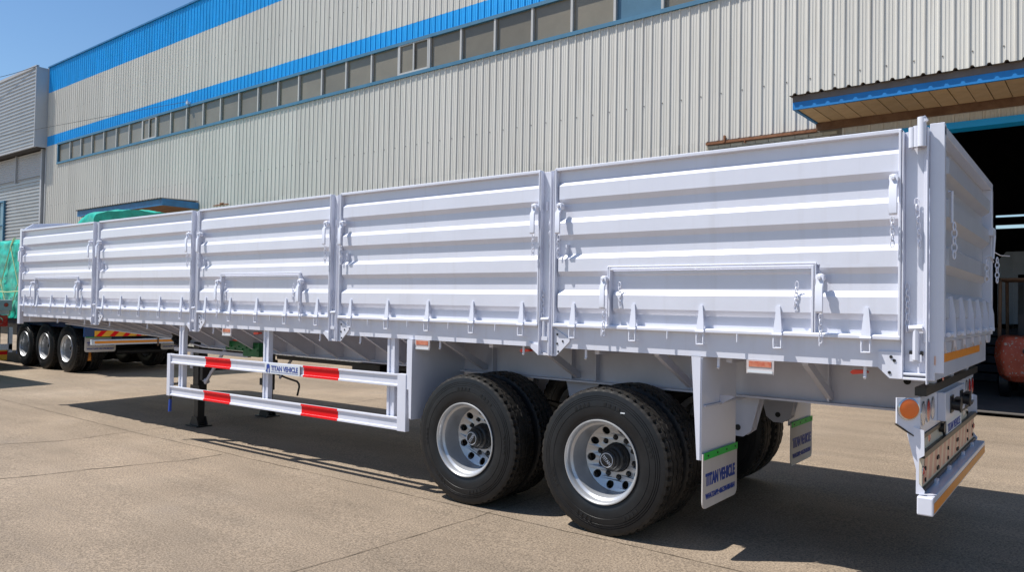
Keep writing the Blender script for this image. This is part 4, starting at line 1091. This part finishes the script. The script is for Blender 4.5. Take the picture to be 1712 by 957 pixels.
# unseen grey container, added outside the frame to throw the left shadow wedge
ct = empty("shadow_caster_container", (-16.73, .75, -.06)); tag(ct, "grey ribbed stand-in container added out of view to cast the left shadow wedge", "container")
mb = MB(); x = 0
P = []
while x > -6: P += [(x, 0), (x - .1, 0), (x - .14, -.03), (x - .24, -.03), (x - .28, 0)]; x -= .28
for a, b in zip(P, P[1:]):
    mb.quad((a[0], a[1] - .05, .15), (b[0], b[1] - .05, .15), (b[0], b[1] - .05, 2.55), (a[0], a[1] - .05, 2.55))
    mb.quad((a[0], -2.43 - a[1], .15), (b[0], -2.43 - b[1], .15), (b[0], -2.43 - b[1], 2.55), (a[0], -2.43 - a[1], 2.55))
mb.obj("side_sheet", GREYC, ct, sharp=None, fixn=False)
mb = MB().box(-6.05, .0, -2.44, 0, 2.52, 2.63).box(-6.05, 0, -2.44, 0, .0, .15); 
for xx in (-6.05, -.12):
    for yy in (-2.44, -.12): mb.box(xx, xx + .12, yy, yy + .12, .15, 2.52)
mb.obj("frame", GREYC, ct, sharp=None)
for yy in (-2.32, -1.21): 
    d = MB().box(-.06, -.03, yy, yy + 1.09, .15, 2.52).obj("door", GREYC, ct, sharp=None)
    MB().tube([(-.01, yy + .7, .2), (-.01, yy + .7, 2.5)], .018, 8).obj("lock_bar", STEEL, d)

# ------------------------------------------------------------------ inside the doorway
fk = empty("forklift", (-.78, 11.2, .145), (0, 0, R(0))); tag(fk, "red-orange forklift with chipped paint standing inside the dark doorway", "forklift")
# counterweight faces the camera (-y)
mb = MB()
def cw_ring(z, x0, x1, y): 
    return [(x0 + .12, y, z), (x0, y + .22, z), (x0, y + 1.0, z), (x1, y + 1.0, z), (x1, y + .22, z), (x1 - .12, y, z)]
rows = [(.30, .16, 1.02, .12), (.42, .05, 1.13, .03), (.75, -.02, 1.20, .0), (1.0, .0, 1.18, .02), (1.12, .05, 1.13, .08)]
for (z, a, b, y) in rows: mb.v += cw_ring(z, a, b, y)
for i in range(4):
    for k in range(6): mb.f.append((i * 6 + k, i * 6 + (k + 1) % 6, (i + 1) * 6 + (k + 1) % 6, (i + 1) * 6 + k)); mb.mi.append(0)
mb.f.append(tuple(range(24, 30))); mb.mi.append(0); mb.f.append(tuple(range(5, -1, -1))); mb.mi.append(0)
bevel(mb.obj("counterweight", FORK, fk, sharp=30), .04, 3)
MB().box(.45, .75, -.004, .03, .55, .72).obj("tow_slot", HOLE, fk, sharp=None)
mb = MB().tube([(.48, -.02, .86), (.48, .06, .86)], .06, 14); mb.obj("grille_cap", BLACK, fk)
bevel(MB().box(.10, 1.08, 1.0, 2.1, .35, .95).obj("body", FORK, fk, sharp=None), .03, 2)
MB().box(.3, .88, .9, 1.4, .95, 1.10).box(.3, .88, .85, .98, 1.1, 1.5).obj("seat", BLACK, fk, sharp=None)
for x in (.02, 1.0):
    for y in (.55, 1.95): MB().lathe([(.10, 0), (.22, -.0), (.27, .03), (.27, .17), (.22, .2), (.1, .2)], 28).obj("wheel", RUBBER, fk).location = (x if x < .5 else x - .02, y, .27)
mb = MB()
for w_ in fk.children:
    if w_.name.startswith("wheel"): w_.rotation_euler = (0, 0, PI / 2); w_.location.x += .2
mb = MB()
for x in (.05, 1.10):
    mb.tube([(x, .35, 1.05), (x - .0, .45, 2.10), (x, .55, 2.14)], .03, 8).tube([(x, 1.9, .9), (x, 1.75, 2.16)], .03, 8).tube([(x, .55, 2.14), (x, 1.75, 2.16)], .035, 8)
for k in range(6): mb.tube([(.05, .5 + k * .24, 2.15), (1.10, .5 + k * .24, 2.15)], .022, 6)
mb.obj("overhead_guard", BROWN, fk)
mb = MB().tube([(.35, 1.7, 1.1), (.37, 1.75, 1.25)], .03, 8)
mb.tube([(.55 + .16 * math.cos(2 * PI * k / 16), 1.6, 1.32 + .16 * math.sin(2 * PI * k / 16)) for k in range(16)], .014, 6, closed=True); mb.obj("steering_wheel", BLACK, fk)
mb = MB().box(.2, .3, 2.2, 2.3, .1, 2.3).box(.85, .95, 2.2, 2.3, .1, 2.3).box(.2, .95, 2.2, 2.28, 2.2, 2.3); mb.obj("mast", BLACK, fk, sharp=None)
MB().box(.25, .37, 2.35, 3.4, .05, .09).box(.78, .90, 2.35, 3.4, .05, .09).obj("fork", BLACK, fk, sharp=None)
wt = empty("box_trailer", (-1.33, 18, .145)); tag(wt, "pale grey trailer body with chamfered top corner standing deep inside the dark workshop", "trailer")
mb = MB().prism([(0, 1.25), (0, 2.85), (.18, 3.08), (7, 3.08), (7, 1.25)], 'y', 0, .05).prism([(0, 1.25), (0, 2.85), (.18, 3.08), (7, 3.08), (7, 1.25)], 'y', 2.4, 2.45).box(.02, 7, .05, 2.4, 1.25, 1.35).box(0.02, .06, .05, 2.4, 1.35, 2.85)
mb.obj("side_wall", TRLW, wt, sharp=None)
mb = MB()
for k in range(6): mb.box(.0, 7, -.03, 0, 1.45 + k * .27, 1.50 + k * .27)
for k in range(14): mb.box(.3 + k * .5, .34 + k * .5, -.04, -.0, 1.25, 3.05)
mb.obj("side_rib", TRLW, wt, sharp=None)
MB().box(.3, 7, .5, .7, .8, 1.25).box(.3, 7, 1.7, 1.9, .8, 1.25).obj("chassis_beam", BLACK, wt, sharp=None)
for x in (1.2, 2.5): wheel(wt, x, .0, .53)
MB().box(5.5, 5.7, .4, .6, 0, .8).box(5.5, 5.7, 1.7, 1.9, 0, .8).obj("landing_leg", BLACK, wt, sharp=None)
# stack of steel lying behind the forklift
st = empty("steel_stack", (-2.6, 15.0, .145)); tag(st, "dark stack of rusty steel beams behind the forklift in the workshop", "steel stack")
for k in range(6):
    MB().box(0, 4.5, 0, .9, .02 + k * .2, .18 + k * .2).obj("steel_beam", INNER, st, sharp=None).rotation_euler = (0, 0, R((-1) ** k * .8))
